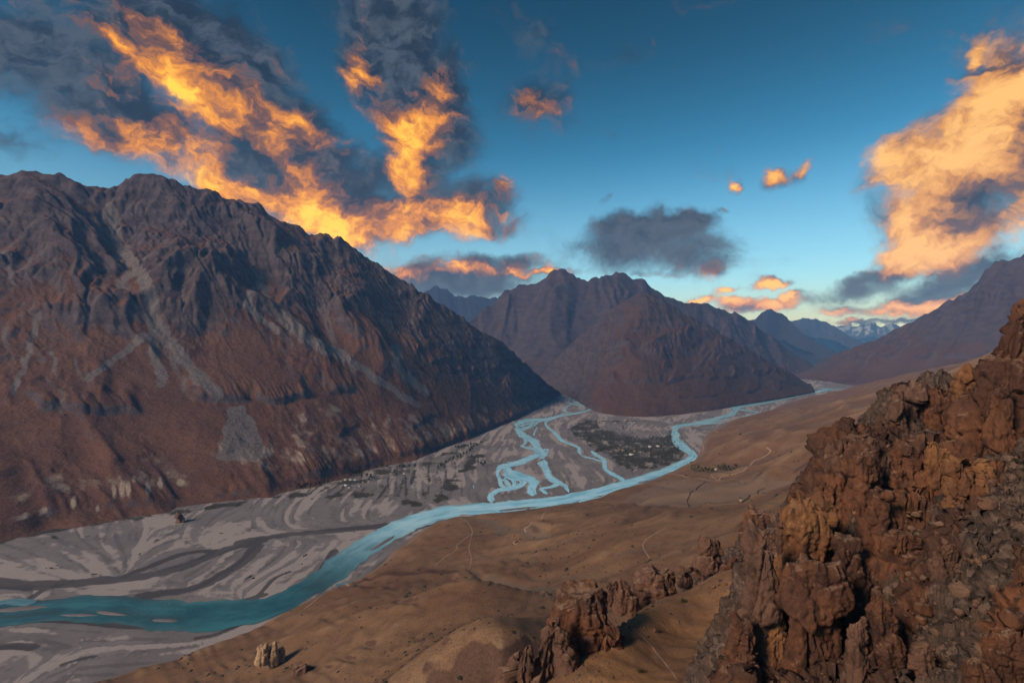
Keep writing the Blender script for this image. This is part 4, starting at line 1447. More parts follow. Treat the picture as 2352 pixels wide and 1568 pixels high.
def build_ridge():
    V = persp_patch(ridge_ctrl(), 980, 1960, 72, 420, 230, 260)
    x, y = V[..., 0], V[..., 1]
    V[..., 2] += fbm2(x / 26, y / 26, 4, 600, .5) * 1.3 + fbm2(x / 5, y / 5, 3, 603, .55) * .16
    rill = ridged2((x + y * .2) / 40, (y + x * .4) / 9, 3, 605, .5) - 1
    V[..., 2] += rill * .35
    me = mesh_from("sandy_ridge", V, quads=grid_quads(*V.shape[:2]))
    add_obj("sandy_ridge", me, M_SAND, kind="structure", label="sunlit sandy ridge running down from the cliff")
    return V


RID_V = build_ridge()
rid_z = grid_lookup(RID_V)


def build_cliff():
    ny, nx = 370, 410
    V = persp_patch(cliff_ctrl(), 1560, 2760, 40, 270, ny, nx)
    B0 = V.copy()
    x, y = V[..., 0], V[..., 1]
    # rock ribs that fall to the left towards the valley, rubble gullies between them
    rib = np.zeros_like(x)
    wob = fbm2(x / 9, y / 9, 3, 609) * 2.2
    for line, A_, w_ in (([(1945, 990, 150), (1900, 1080, 132), (1870, 1200, 113), (1830, 1330, 104), (1780, 1450, 95), (1740, 1568, 87), (1700, 1700, 80)], 4.5, 8.5),
                         ([(2160, 1040, 126), (2090, 1150, 108), (2040, 1250, 99), (1960, 1340, 94), (1900, 1450, 90), (1850, 1568, 82), (1800, 1700, 76)], 4.0, 6.5),
                         ([(2250, 1080, 100), (2190, 1200, 91), (2140, 1300, 86), (2060, 1390, 84), (2010, 1480, 80), (1990, 1568, 76), (1950, 1700, 70)], 3.6, 5.0),
                         ([(2400, 1300, 72), (2352, 1380, 69), (2300, 1480, 64), (2250, 1568, 60), (2200, 1700, 55)], 3.0, 4.0),
                         ([(2130, 900, 190), (2040, 990, 150), (1990, 1060, 130), (1960, 1140, 118)], 2.5, 6.0)):
        L = np.array([at(*p)[:2] for p in line])
        dd, _, _ = poly_dist(x + wob, y + wob * .6, L)
        rib = np.maximum(rib, A_ * np.clip(1 - dd / w_, 0, 1) ** .8)
    V[..., 2] += rib - 1.2
    r = ridged2((x - y * .35) / 22 + fbm2(x / 30, y / 30, 2, 610) * .4, (y + x * .5) / 11, 4, 611, .55) - 1.0
    V[..., 2] += r * 2.0 + fbm2(x / 40, y / 40, 3, 612) * 1.5
    base = V.copy()
    n = vnormals(V)
    rub = np.clip(sstep(2.4, .6, rib) * .8 + .35 * fbm2(x / 18, y / 18, 3, 613), 0, 1)          # where loose rubble lies rather than bedrock
    d = 0
    for f, s, sd in ((.16, 2.2, 1), (.42, .95, 2), (1.0, .42, 3), (2.1, .17, 4)):
        f1, f2, pl = worley3(V, f, 620 + sd)
        d = d + s * (pl * .95 + (.45 - f1) * .12 - .35 * np.exp(-(f2 - f1) / .06)) * ((1.15 - .5 * rub) if sd < 3 else (.8 + .4 * rub))
    d = d + fbm3(V, .5, 3, 640, .5, True) * .35
    V = V + n * d[..., None]
    me = mesh_from("rubble_slope", V, quads=grid_quads(ny, nx), smooth=False)
    add_mask(me, 'mask', rub, rib)
    add_obj("rubble_slope", me, M_CLIFF, kind="structure", label="dark rubble slope of the cliff on the right")
    return base, V


CLF_B, CLF_V = build_cliff()
clf_z = grid_lookup(CLF_B)


def hit(px, py, zf, d0, d1, n=900):
    """where a sight line at this bearing and dip first meets a height function"""
    d = np.exp(np.linspace(math.log(d0), math.log(d1), n))
    x = (px - 1176) / FP * d
    z = CAM_H - (py - 784) / FP * d
    g = zf(x, d)
    k = np.argmax(g >= z)
    if not (g >= z).any():
        k = n - 1
    return np.array([x[k], d[k], float(g[k])])


# ------------------------------------------------------------------ rock bodies
def crag_mesh(name, S, H, rx, ry, seed, nth=96, nh=90, taper=.55, lean=(0, 0), jag=.3, rot=0.0, flute=.5, blocky=1.0, flat=True, notch=0.0):
    """an upright rock mass: rings of a noisy outline, displaced by block-shaped facets and vertical flutes"""
    nth, nh = int(nth * .72), int(nh * .72)
    th = np.linspace(0, 2 * math.pi, nth, endpoint=False)[None, :]
    h = np.linspace(0, 1, nh)[:, None]
    outl = 1 + .30 * perlin2(np.cos(th) * 1.3 + seed, np.sin(th) * 1.3, seed) + .16 * perlin2(np.cos(th) * 3 + seed, np.sin(th) * 3, seed + 1)
    # superellipse footprint
    ce, se = np.cos(th), np.sin(th)
    sup = (np.abs(ce) ** 3.2 + np.abs(se) ** 3.2) ** (-1 / 3.2)
    hb = np.clip((h - .70) / .30, 0, 1)
    prof = 1 - taper * (np.minimum(h, .7) / .7) ** 1.3 * .85
    r = .90 * outl * sup * prof * (np.sqrt(np.clip(1 - hb ** 2, 0, 1)) * .985 + .015 * (h < 1))
    X, Y = ce * r * rx, se * r * ry
    Z = H * (.84 * np.minimum(h, .7) / .7 + .16 * np.sin(hb * math.pi / 2)) + 0 * X
    # step-like summit: height varies across the plan
    top = sstep(.40, .85, h)
    q = perlin2(X / (rx * .9) + seed, Y / (ry * .9), seed + 3) + .5 * perlin2(X / (rx * .4) + seed, Y / (ry * .4), seed + 4)
    Z = Z + top * q * H * jag * .8 - notch * H * top * np.exp(-((X / rx - .1) / .22) ** 2)
    X = X + lean[0] * H * h
    Y = Y + lean[1] * H * h
    P = np.stack([X, Y, Z], -1)
    out = np.stack([ce / rx + 0 * h, se / ry + 0 * h, (.10 + .9 * (h > .88)) / max(rx, ry) + 0 * th], -1)
    out /= np.linalg.norm(out, axis=-1, keepdims=True)
    W = P + seed * 13.7
    d = 0
    for f, a, sd in ((.8 / S, .36, 0), (2.2 / S, .13, 1), (6.5 / S, .05, 2), (16.0 / S, .026, 3)):
        f1, f2, pl = worley3(W * np.array([1, 1, .62]), f, seed * 3 + sd)
        d = d + a * S * (pl * .95 + (.45 - f1) * .10) * blocky
        if sd < 3:
            d = d - a * S * .38 * np.exp(-(f2 - f1) / .06)          # joints between the blocks
    Wf = W * np.array([1, 1, .16])
    fl = fbm3(Wf, 2.4 / S, 4, seed + 70, .55, True)
    d = d + fl * .055 * S * flute
    zt = W[..., 2] + .25 * W[..., 0] + .4 * S * fbm3(W, .8 / S, 2, seed + 60)
    d = d + S * .022 * (fbm2(zt * 5.5 / S, zt * 0, 3, seed + 61, .6))      # bedding
    fade = 1 - .6 * (h > .93)
    P = P + out * (d * fade)[..., None]
    c, s = math.cos(rot), math.sin(rot)
    P = np.stack([P[..., 0] * c - P[..., 1] * s, P[..., 0] * s + P[..., 1] * c, P[..., 2]], -1)
    return mesh_from(name, P, quads=grid_quads(nh, nth, True), smooth=not flat)


def ico(sub):
    import bmesh
    bm = bmesh.new()
    bmesh.ops.create_icosphere(bm, subdivisions=sub, radius=1.0)
    v = np.array([q.co[:] for q in bm.verts])
    f = np.array([[q.index for q in p.verts] for p in bm.faces])
    bm.free()
    return v, f


def boulder_mesh(name, seed, sub=3):
    v, f = ico(sub)
    rng = np.random.default_rng(seed)
    sc = rng.uniform(.65, 1.25, 3) * np.array([1, 1, .75])
    # cut by random planes -> angular block
    for _ in range(11):
        n = rng.normal(size=3)
        n /= np.linalg.norm(n)
        k = rng.uniform(.55, .88)
        t = v @ n
        v = v - np.where(t > k, t - k, 0)[:, None] * n
    v = v * sc
    d = fbm3(v + seed, 2.2, 3, seed, .5) * .07
    v = v * (1 + d[:, None])
    return mesh_from(name, v, tris=f, smooth=False)


def place_crag(name, px, py_top, py_base, d, width_px, depth_ratio, mat, seed, label, cat="rock", sink=.25, zf=None, group=None, **kw):
    """a rock mass whose top and foot are seen at these dips from the viewpoint, standing d metres away"""
    top, base = at(px, py_top, d), at(px, py_base, d)
    H = top[2] - base[2]
    full = H * (1 + sink)
    w = width_px / FP * d / 2
    me = crag_mesh(name, (w + w * depth_ratio) * .75, full, w, w * depth_ratio, seed, **kw)
    o = add_obj(name, me, mat, label=label, cat=cat, group=group)
    o.location = (base[0], base[1] + w * depth_ratio * .5, base[2] - H * sink)
    return o


# outcrops on the sandy ridge
place_crag("rock_outcrop", 1332, 1385, 1590, 150, 185, .75, M_CRAG, 5, "tall brown rock tower with fluted face at the ridge end", nth=170, nh=170, taper=.5, jag=.10, flute=1.6, lean=(.06, .05), blocky=.7)
place_crag("rock_outcrop", 1400, 1452, 1590, 146, 130, .8, M_CRAG, 8, "broken brown block leaning on the foot of the tallest ridge tower", nth=130, nh=110, taper=.6, jag=.25, blocky=1.3)
place_crag("rock_outcrop", 1240, 1452, 1660, 139, 165, .8, M_CRAG_DARK, 9, "dark jagged rib falling away left of the tallest ridge tower", nth=130, nh=110, taper=.65, jag=.3, lean=(.15, 0))
place_crag("rock_outcrop", 1172, 1522, 1720, 137, 150, .8, M_CRAG_DARK, 10, "lowest dark rib at the end of the sandy ridge", nth=100, nh=80, taper=.65, jag=.3, lean=(.15, 0))
place_crag("rock_outcrop", 1514, 1314, 1378, 203, 106, .7, M_CRAG_DARK, 14, "squat red brown crag with a notch on the sandy crest", nth=130, nh=100, taper=.5, jag=.14, notch=.12)
place_crag("rock_outcrop", 1478, 1328, 1376, 206, 36, .8, M_CRAG_DARK, 15, "dark stub of rock joined to the squat crag on the crest", nth=80, nh=60, taper=.4, jag=.25)
place_crag("rock_outcrop", 1636, 1246, 1318, 238, 80, .75, M_CRAG_DARK, 17, "dark crag with a thin spire above the sandy crest", nth=120, nh=100, taper=.72, jag=.14)
place_crag("rock_outcrop", 1690, 1280, 1318, 224, 52, .6, M_CRAG, 19, "low rounded orange rock beside the spired crag", nth=90, nh=60, taper=.4, jag=.2)
place_crag("rock_outcrop", 1725, 1284, 1320, 216, 26, .8, M_CRAG, 20, "small rounded knob at the end of the low orange rock", nth=70, nh=50, taper=.4, jag=.2)
place_crag("rock_outcrop", 1575, 1312, 1342, 222, 44, .7, M_CRAG_DARK, 22, "low dark outcrop between the two crags of the crest", nth=90, nh=60, taper=.5, jag=.4)
place_crag("rock_outcrop", 1410, 1345, 1385, 196, 60, .6, M_CRAG_DARK, 23, "low dark ledge behind the tallest ridge tower", nth=90, nh=50, taper=.5, jag=.4)
place_crag("rock_outcrop", 1440, 1352, 1400, 190, 50, .6, M_CRAG_DARK, 24, "broken rock ledge between the tallest tower and the squat crag", nth=90, nh=50, taper=.5, jag=.4)
place_crag("rock_tower", 1743, 1182, 1262, 330, 60, .8, M_CRAG, 27, "isolated brown rock tower standing below the cliff", nth=110, nh=110, taper=.35, jag=.18, flute=1.4)
place_crag("rock_tower", 848, 1536, 1600, 430, 60, .8, M_CRAG_DARK, 31, "dark blocky tower on the hill above the river bank", nth=90, nh=80, taper=.35, jag=.3)
for k, (px, t, b, w) in enumerate(((600, 1490, 1512, 34), (622, 1486, 1510, 30), (642, 1494, 1516, 32), (612, 1514, 1540, 42), (638, 1522, 1548, 36))):
    place_crag("hoodoo", px, t, b, 520 + 6 * k, w, .8, M_HOODOO, 40 + k, "pale tan earth pillar in the cluster on the near hillside", cat="rock", group="pale earth pillars on the hillside", nth=60, nh=50, taper=.55, jag=.35, sink=.6)
place_crag("rock_outcrop", 690, 1532, 1570, 480, 80, .6, M_CRAG_DARK, 47, "low dark rock shelf between pale pillars and dark tower", nth=80, nh=50, taper=.5, jag=.35)
place_crag("rock_outcrop", 412, 1182, 1200, 1130, 34, .5, M_CRAG_DARK, 48, "lone dark rock mound on the grey gravel plain", nth=70, nh=40, taper=.6, jag=.3, sink=.4)

# the cliff on the right: one crag after another from the pinnacle to the big buttress
CL = [
    (1748, 1246, 1600, 100, 110, .8, M_CRAG_DARK, 51, "leaning pinnacle at the outer edge of the cliff", dict(nth=170, nh=190, taper=.62, jag=.12, lean=(.05, .02), flute=.8)),
    (1700, 1440, 1640, 92, 110, .8, M_CRAG, 52, "weathered rib under the leaning pinnacle", dict(nth=140, nh=130, taper=.6, jag=.2, lean=(.1, 0))),
    (1865, 1150, 1400, 114, 130, .7, M_CRAG_GOLD_LIT, 53, "golden fluted wall of the cliff", dict(nth=190, nh=180, taper=.28, jag=.14, flute=1.5)),
    (1806, 1205, 1345, 118, 56, .8, M_CRAG_DARK, 54, "dark shaded buttress beside the golden wall", dict(nth=110, nh=110, taper=.35, jag=.2, flute=1.2)),
    (1836, 1252, 1340, 110, 26, .8, M_CRAG_GOLD_LIT, 55, "slim pillar split from the golden wall", dict(nth=70, nh=90, taper=.4, jag=.15, flute=1.0)),
    (1812, 1268, 1360, 108, 24, .8, M_CRAG_GOLD_LIT, 56, "second slim pillar beside the golden wall", dict(nth=70, nh=90, taper=.4, jag=.15)),
    (1942, 1030, 1200, 140, 78, .8, M_CRAG_DARK, 57, "dark crag at the shoulder of the cliff", dict(nth=140, nh=130, taper=.45, jag=.2)),
    (1995, 998, 1110, 146, 84, .7, M_CRAG_DARK, 58, "cave-pitted dark crag above the golden wall", dict(nth=130, nh=110, taper=.4, jag=.25)),
    (1990, 1040, 1190, 126, 90, .7, M_CRAG, 59, "brown rock face under the cave-pitted crag", dict(nth=130, nh=120, taper=.4, jag=.2, flute=1.2)),
    (2062, 900, 990, 174, 54, .8, M_CRAG_DARK, 60, "slanting dark spire on the cliff skyline", dict(nth=100, nh=100, taper=.7, jag=.2, lean=(.15, 0))),
    (2115, 888, 990, 180, 90, .7, M_CRAG_DARK, 61, "rubbly dark hump on the cliff skyline", dict(nth=120, nh=90, taper=.5, jag=.3)),
    (2170, 900, 1000, 176, 80, .7, M_CRAG, 62, "rubbly reddish hump next to the big buttress", dict(nth=110, nh=90, taper=.5, jag=.3)),
    (2335, 668, 1040, 112, 270, .6, M_CRAG, 63, "big overhanging buttress towering at the top of the cliff", dict(nth=250, nh=250, taper=.62, jag=.06, flute=.9, lean=(.26, .05))),
    (2232, 850, 1025, 114, 70, .8, M_CRAG_GOLD_LIT, 64, "shadowed outer pillar of the big buttress", dict(nth=130, nh=150, taper=.35, jag=.16, flute=1.2, lean=(.06, 0))),
    (2310, 900, 1050, 108, 60, .8, M_CRAG, 65, "brown foot of the big buttress", dict(nth=120, nh=110, taper=.5, jag=.2, flute=1.0)),
    (2165, 1035, 1140, 112, 70, .8, M_CRAG_GOLD_LIT, 66, "orange rock knob on the ledge", dict(nth=130, nh=100, taper=.4, jag=.25)),
    (2240, 1055, 1150, 100, 120, .6, M_CRAG_GOLD_LIT, 67, "orange slab overhanging the rubble slope", dict(nth=140, nh=100, taper=.25, jag=.15, blocky=1.4)),
    (2090, 1020, 1100, 128, 70, .6, M_CRAG, 68, "reddish tilted slab above the rubble slope", dict(nth=100, nh=80, taper=.4, jag=.3, blocky=1.4)),
    (2030, 1376, 1600, 82, 95, .8, M_CRAG, 69, "red brown fin rising from the lower gully", dict(nth=170, nh=170, taper=.5, jag=.12, flute=1.1)),
    (1978, 1440, 1600, 84, 60, .8, M_CRAG_DARK, 70, "shorter dark fin beside the red brown fin", dict(nth=110, nh=100, taper=.5, jag=.18)),
    (1880, 1322, 1600, 92, 170, .7, M_CRAG, 71, "broad pinkish rock hump below the golden wall", dict(nth=200, nh=170, taper=.5, jag=.14)),
    (1790, 1440, 1640, 90, 80, .8, M_CRAG_GOLD_LIT, 72, "narrow ochre rib at the foot of the cliff", dict(nth=130, nh=130, taper=.55, jag=.15, flute=1.2)),
    (1960, 1250, 1420, 98, 110, .7, M_CRAG, 73, "knobbly rock rib running down from the golden wall", dict(nth=150, nh=140, taper=.55, jag=.2)),
    (2085, 1225, 1330, 98, 90, .7, M_CRAG, 74, "reddish block with a pale flat top in the rubble", dict(nth=130, nh=100, taper=.3, jag=.15, blocky=1.3)),
    (2180, 1258, 1350, 88, 62, .7, M_CRAG_DARK, 75, "dark block capped by a pale slab", dict(nth=110, nh=90, taper=.3, jag=.18, blocky=1.3)),
    (2030, 1130, 1240, 112, 80, .7, M_CRAG, 76, "upright brown rock under the tilted slab", dict(nth=120, nh=100, taper=.4, jag=.25, flute=1.2)),
    (2330, 1460, 1640, 56, 120, .8, M_CRAG, 77, "pitted brown rock at the low corner of the cliff", dict(nth=170, nh=130, taper=.5, jag=.14)),
    (2270, 1530, 1640, 55, 90, .8, M_CRAG, 78, "flat pitted rock below the low corner rock", dict(nth=120, nh=90, taper=.5, jag=.16)),
    (2130, 1500, 1620, 72, 80, .8, M_CRAG_DARK, 79, "dark rock step in the lower gully", dict(nth=110, nh=90, taper=.5, jag=.2)),
]
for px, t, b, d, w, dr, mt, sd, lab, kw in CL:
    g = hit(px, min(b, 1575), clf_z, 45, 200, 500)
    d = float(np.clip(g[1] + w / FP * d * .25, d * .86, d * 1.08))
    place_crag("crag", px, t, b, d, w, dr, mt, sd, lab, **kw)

# loose boulders
rng = np.random.default_rng(8)
BOULD = [boulder_mesh("boulder", 300 + i, 3) for i in range(9)]
BM = [M_CRAG, M_RUBBLE, M_CRAG_DARK]
for i, me in enumerate(BOULD):
    me.materials.append(BM[i % 3])


def boulder(p, s, label, group=None):
    o = add_obj("boulder", BOULD[rng.integers(len(BOULD))], label=label, cat="boulder", group=group)
    o.location = (p[0], p[1], p[2] + s * .2)
    o.scale = (s, s, s)
    o.rotation_euler = (rng.uniform(-.4, .4), rng.uniform(-.4, .4), rng.uniform(0, 6.28))
    return o


cnt = 0
while cnt < 150:
    px, py = rng.uniform(1880, 2352), rng.uniform(1010, 1568)
    if py < 1300 - (px - 1880) * .6:
        continue
    p = hit(px, py, clf_z, 45, 200, 400)
    s = float(np.clip(rng.lognormal(-.75, .6), .22, 1.9))
    boulder(p, s, "loose angular boulder lying on the dark rubble slope", "boulders on the rubble slope")
    cnt += 1
for px, py, s in ((1428, 1466, 1.3), (1505, 1450, 1.0), (1445, 1440, .8), (1432, 1432, .7), (1480, 1443, .5), (1487, 1462, .5), (1465, 1440, .6), (1420, 1440, .5)):
    boulder(hit(px, py, rid_z, 75, 400), s, "reddish boulder lying on the sand beside the tallest ridge tower", "boulders by the ridge tower")
for px, py, s in ((1610, 1335, 1.4), (1640, 1350, 1.2), (1655, 1335, 1.0), (1590, 1345, .9), (1625, 1350, .9), (1668, 1342, .8), (1600, 1325, .8), (1578, 1338, .9), (1450, 1385, .9), (1470, 1380, 1.1), (1500, 1385, .8), (1430, 1378, .8), (1485, 1400, .5), (1700, 1330, .6)):
    boulder(hit(px, py, rid_z, 75, 400), s, "brown boulder lying on the sandy crest below the crags", "boulders on the sandy crest")
for px, py, s in ((522, 1585, 1.0),):
    pass


# ------------------------------------------------------------------ tracks, walls, houses, poles
def zp(x0, y0, pts, k=.2604):
    return [(x0 * .6125 + a * k, y0 * .6125 + b * k) for a, b in pts]


M_TRACK = mat_plain("dusty_track", (.34, .24, .17), (.27, .18, .125), .3)
M_WALLSTONE = mat_plain("dry_stone", (.085, .062, .048), (.14, .10, .075), .8, bump=.6, bd=.3)
M_WHITEWASH = mat_plain("whitewash", (.72, .70, .66), (.58, .55, .50), .6)
M_MUD = mat_plain("mud_plaster", (.34, .25, .18), (.27, .19, .14), .6)
M_ROOF = mat_plain("flat_mud_roof", (.30, .25, .21), (.22, .18, .15), .5)
M_DARK = mat_plain("dark_opening", (.02, .018, .016), (.03, .026, .022), 1.0)
M_WOOD = mat_plain("weathered_wood", (.10, .075, .055), (.07, .05, .04), 2.0)
M_LEAF = mat_plain("dark_green_leaves", (.022, .034, .012), (.045, .055, .018), .4)
M_LEAFY = mat_plain("yellow_green_leaves", (.085, .105, .020), (.12, .115, .028), .3)
M_LEAFB = mat_plain("bronze_leaves", (.055, .045, .018), (.085, .060, .022), .3)
M_BARK = mat_plain("bark", (.09, .065, .05), (.06, .045, .035), 1.5)
M_SCRUB = mat_plain("dry_scrub", (.030, .030, .016), (.055, .045, .026), .05)
M_STONE = mat_plain("loose_stone", (.17, .105, .072), (.10, .066, .05), .4)


def ribbon(name, pts, zf, w, mat, label, n=160, lift=.25, d=(150, 4500)):
    P = np.array([hit(px, py, zf, d[0], d[1], 1400) for px, py in pts])
    C = catmull(P[:, :2], n)
    t = np.gradient(C, axis=0)
    t /= np.linalg.norm(t, axis=1)[:, None] + 1e-9
    nr = np.stack([-t[:, 1], t[:, 0]], 1)
    s = np.concatenate([[0], np.cumsum(np.linalg.norm(np.diff(C, axis=0), axis=1))])
    ww = w * (1 + .35 * fbm2(s / 20, s * 0, 3, 77))
    rows = []
    for f in (-1, -.5, 0, .5, 1):
        q = C + nr * (ww * f / 2)[:, None]
        rows.append(np.column_stack([q, zf(q[:, 0], q[:, 1]) + lift * (1 - .8 * abs(f))]))
    me = mesh_from(name, np.stack(rows, 1), quads=grid_quads(n, 5))
    add_obj(name, me, mat, kind="structure", label=label)


ribbon("road", zp(2400, 1350, [(150, 1040), (190, 1012), (400, 1030), (560, 1050), (690, 1062), (720, 1030), (850, 1000), (930, 960), (990, 905), (1060, 870), (1130, 830), (1150, 800), (1115, 770)]), ter_z, 4.2, M_TRACK,
       "pale dirt road climbing past the green grove", 240)
ribbon("path", zp(2400, 1350, [(690, 1062), (640, 1030), (630, 1012), (660, 996)]), ter_z, 2.6, M_TRACK, "short dirt spur from the road to the grove", 50)
ribbon("path", zp(2400, 1350, [(640, 605), (660, 622), (690, 645)]), ter_z, 4.0, M_TRACK, "pale track scrap on the far bank slope", 40)
ribbon("path", zp(2400, 1350, [(590, 700), (555, 745), (560, 780), (545, 810)]), ter_z, 3.6, M_TRACK, "pale gully track above the island bend", 50)
Z4 = lambda p: zp(900, 1700, p)
ribbon("path", Z4([(1720, 990), (1800, 920), (1905, 850), (1920, 800), (2000, 740), (2050, 690), (2000, 600), (1940, 570)]), ter_z, 1.9, M_TRACK, "winding footpath across the bare river terrace", 140)
ribbon("path", Z4([(2050, 700), (2020, 830), (2040, 930), (2010, 1030)]), ter_z, 1.3, M_TRACK, "straight footpath crossing the bare river terrace", 80)
ribbon("path", Z4([(1880, 960), (2000, 935), (2130, 910)]), ter_z, 1.3, M_TRACK, "short cross path on the bare river terrace", 60)
ribbon("path", Z4([(2050, 715), (2180, 700), (2300, 678)]), ter_z, 1.1, M_TRACK, "faint path leading to the dry gully", 60)
ribbon("road", Z4([(560, 1372), (620, 1330), (700, 1262), (780, 1212), (860, 1178), (960, 1168)]), ter_z, 3.2, M_TRACK, "dirt road on the bench beside the river bend", 110)
ribbon("path", zp(1700, 1400, [(640, 1400), (632, 1365), (690, 1312), (790, 1250), (830, 1212), (1000, 1195), (1100, 1180)]), ter_z, 2.4, M_TRACK, "pale track along the rim above the river", 130)
ribbon("path", zp(1800, 1900, [(1500, 455), (1450, 380), (1438, 330), (1480, 280), (1560, 230), (1640, 185)]), ter_z, 1.2, M_TRACK, "thin footpath contouring the hill behind the crest", 100)
ribbon("path", zp(1800, 1900, [(1310, 1050), (1380, 1100), (1450, 1160), (1560, 1290), (1650, 1400), (1750, 1530)]), rid_z, .34, M_TRACK, "thin footpath slanting down the sandy slope", 120, .05, (75, 380))


def wall(pts, zf, w, h, label, name="stone_wall", d=(150, 4500)):
    P = np.array([hit(px, py, zf, d[0], d[1], 1400)[:2] for px, py in pts])
    n = max(40, int(np.linalg.norm(np.diff(P, axis=0), axis=1).sum() / 2.2))
    C = resample(P, n)
    C = C + np.stack([fbm2(np.arange(n) / 6., C[:, 0] * 0, 3, 5), fbm2(np.arange(n) / 6., C[:, 0] * 0 + 9, 3, 6)], 1) * .8
    t = np.gradient(C, axis=0)
    t /= np.linalg.norm(t, axis=1)[:, None] + 1e-9
    nr = np.stack([-t[:, 1], t[:, 0]], 1)
    hh = h * (.75 + .6 * np.abs(fbm2(np.arange(n) / 3., C[:, 0] * 0 + 3, 3, 7)))
    g = zf(C[:, 0], C[:, 1])
    prof = [(-.6, -.6), (-.5, .55), (-.3, 1), (.3, 1), (.5, .55), (.6, -.6)]
    rows = [np.column_stack([C + nr * (a * w), g + np.where(b > 0, b * hh, b)]) for a, b in prof]
    me = mesh_from(name, np.stack(rows, 1), quads=grid_quads(n, len(prof)), smooth=False)
    return add_obj(name, me, M_WALLSTONE, label=label, cat="wall")


wall(zp(2400, 1350, [(575, 1075), (500, 1130), (440, 1185), (412, 1245), (430, 1300), (640, 1282), (780, 1270), (875, 1266)]), ter_z, 2.0, 1.9, "dark stone wall bending round the bare field")
wall(zp(2400, 1350, [(900, 1258), (960, 1212), (1040, 1155), (1100, 1135)]), ter_z, 2.6, 2.4, "dark overgrown wall running from the farm shed to the gully")
wall(zp(2400, 1350, [(1100, 1270), (1250, 1275), (1390, 1280)]), ter_z, 1.8, 1.6, "low dark wall along the field edge under the cliff")
wall(zp(2400, 1350, [(1350, 1192), (1410, 1212), (1480, 1232)]), ter_z, 1.8, 1.6, "short dark wall ending at the cliff foot")
wall(zp(2400, 1350, [(980, 1003), (1080, 988), (1140, 968)]), ter_z, 1.8, 1.5, "short wall on the slope above the road")
wall(zp(2400, 1350, [(740, 1078), (860, 1078), (940, 1090)]), ter_z, 2.0, 1.4, "low wall below the dirt road bend")


def box(name, c, s, mat, parent):
    x, y, z = c
    a, b, h = s[0] / 2, s[1] / 2, s[2]
    v = [(x - a, y - b, z), (x + a, y - b, z), (x + a, y + b, z), (x - a, y + b, z), (x - a, y - b, z + h), (x + a, y - b, z + h), (x + a, y + b, z + h), (x - a, y + b, z + h)]
    q = [(0, 3, 2, 1), (4, 5, 6, 7), (0, 1, 5, 4), (1, 2, 6, 5), (2, 3, 7, 6), (3, 0, 4, 7)]
    return add_obj(name, mesh_from(name, v, quads=q, smooth=False), mat, parent)


def house(p, w, dp, h, rot, wallm, label, group=None, nwin=3, roofm=None):
    e = add_obj("house", None, label=label, cat="house", group=group)
    e.location = p
    e.rotation_euler = (0, 0, rot)
    box("wall", (0, 0, -.8), (w, dp, h + .8), wallm, e)
    r = box("roof", (0, 0, h), (w + .7, dp + .7, .45), roofm or M_ROOF, e)
    box("parapet", (0, -dp / 2 - .22, h + .45), (w + .6, .3, .35), wallm, r)
    for i in range(nwin):
        f = box("window", ((i + .5) / nwin * w - w / 2, -dp / 2 - .04, h * .42), (.95, .14, h * .34), M_DARK, e)
    box("door", (w * .32 if nwin % 2 == 0 else w * .02 + w / nwin * .5, -dp / 2 - .05, 0), (1.0, .16, h * .66), M_WOOD, e)
    return e


flat = lambda x, y: np.zeros(np.shape(x)) - .15
for zx, zy, w, dp, h, mt, nw, lab in ((778, 520, 11, 7, 3.4, M_WHITEWASH, 4, "white house at the end of the village row"), (828, 520, 12, 7, 3.8, M_WHITEWASH, 4, "tallest white house in the village row"),
                                      (872, 522, 10, 7, 3.4, M_WHITEWASH, 3, "white house third along the village row"), (905, 520, 8, 6, 3.2, M_MUD, 2, "mud house closing the village row beside a dark tree"),
                                      (738, 538, 10, 7, 3.2, M_MUD, 3, "tan house set below the village row"), (780, 580, 10, 8, 3.2, M_WHITEWASH, 3, "white roofed house on the village edge facing the plain"),
                                      (736, 592, 10, 6, 2.8, M_MUD, 3, "low tan house at the village edge by the hedge"), (910, 585, 5, 5, 3.4, M_WHITEWASH, 2, "small white cube house apart from the village row"),
                                      (948, 548, 8, 6, 3.0, M_MUD, 2, "pinkish mud house below the dark village trees"), (812, 596, 6, 5, 2.6, M_WHITEWASH, 2, "small white hut by the village edge house"),
                                      (1352, 458, 9, 6, 2.8, M_WHITEWASH, 2, "lone pale house in the upper village field"), (1012, 470, 9, 5, 2.6, M_MUD, 2, "low tan house behind the village trees")):
    px, py = 612.5 + zx * .23437, 980 + zy * .23437
    p = gz(px, py, -.15)
    house(p, w, dp, h, math.radians(18), mt, lab, nwin=nw, roofm=M_WHITEWASH if "white roofed" in lab else None)
for zx, zy, w, lab in ((1805, 645, 15, "white house among the orchard trees near the island bend"), (1735, 648, 11, "smaller white house beside another in the orchard"), (1572, 718, 17, "long white house in the middle of the orchard"),
                       (1496, 682, 12, "pale house at the orchard edge near the side stream"), (1726, 708, 10, "tan house in the dark lower orchard"), (1600, 690, 9, "small pale hut in the orchard")):
    px, py = zp(1700, 1400, [(zx, zy)])[0]
    house(gz(px, py, -.15), w, 9, 5.0, math.radians(-8), M_WHITEWASH if "white" in lab else M_MUD, lab, nwin=4)
px, py = zp(2400, 1350, [(672, 968)])[0]
house(hit(px, py, ter_z, 200, 4000, 1400), 7, 5, 3.2, .2, M_WHITEWASH, "tiny white house inside the green grove", nwin=2)
px, py = zp(2400, 1350, [(905, 1246)])[0]
house(hit(px, py, ter_z, 200, 4000, 1400), 9, 5, 2.6, .35, M_MUD, "mud farm shed at the corner of the field walls", nwin=2)


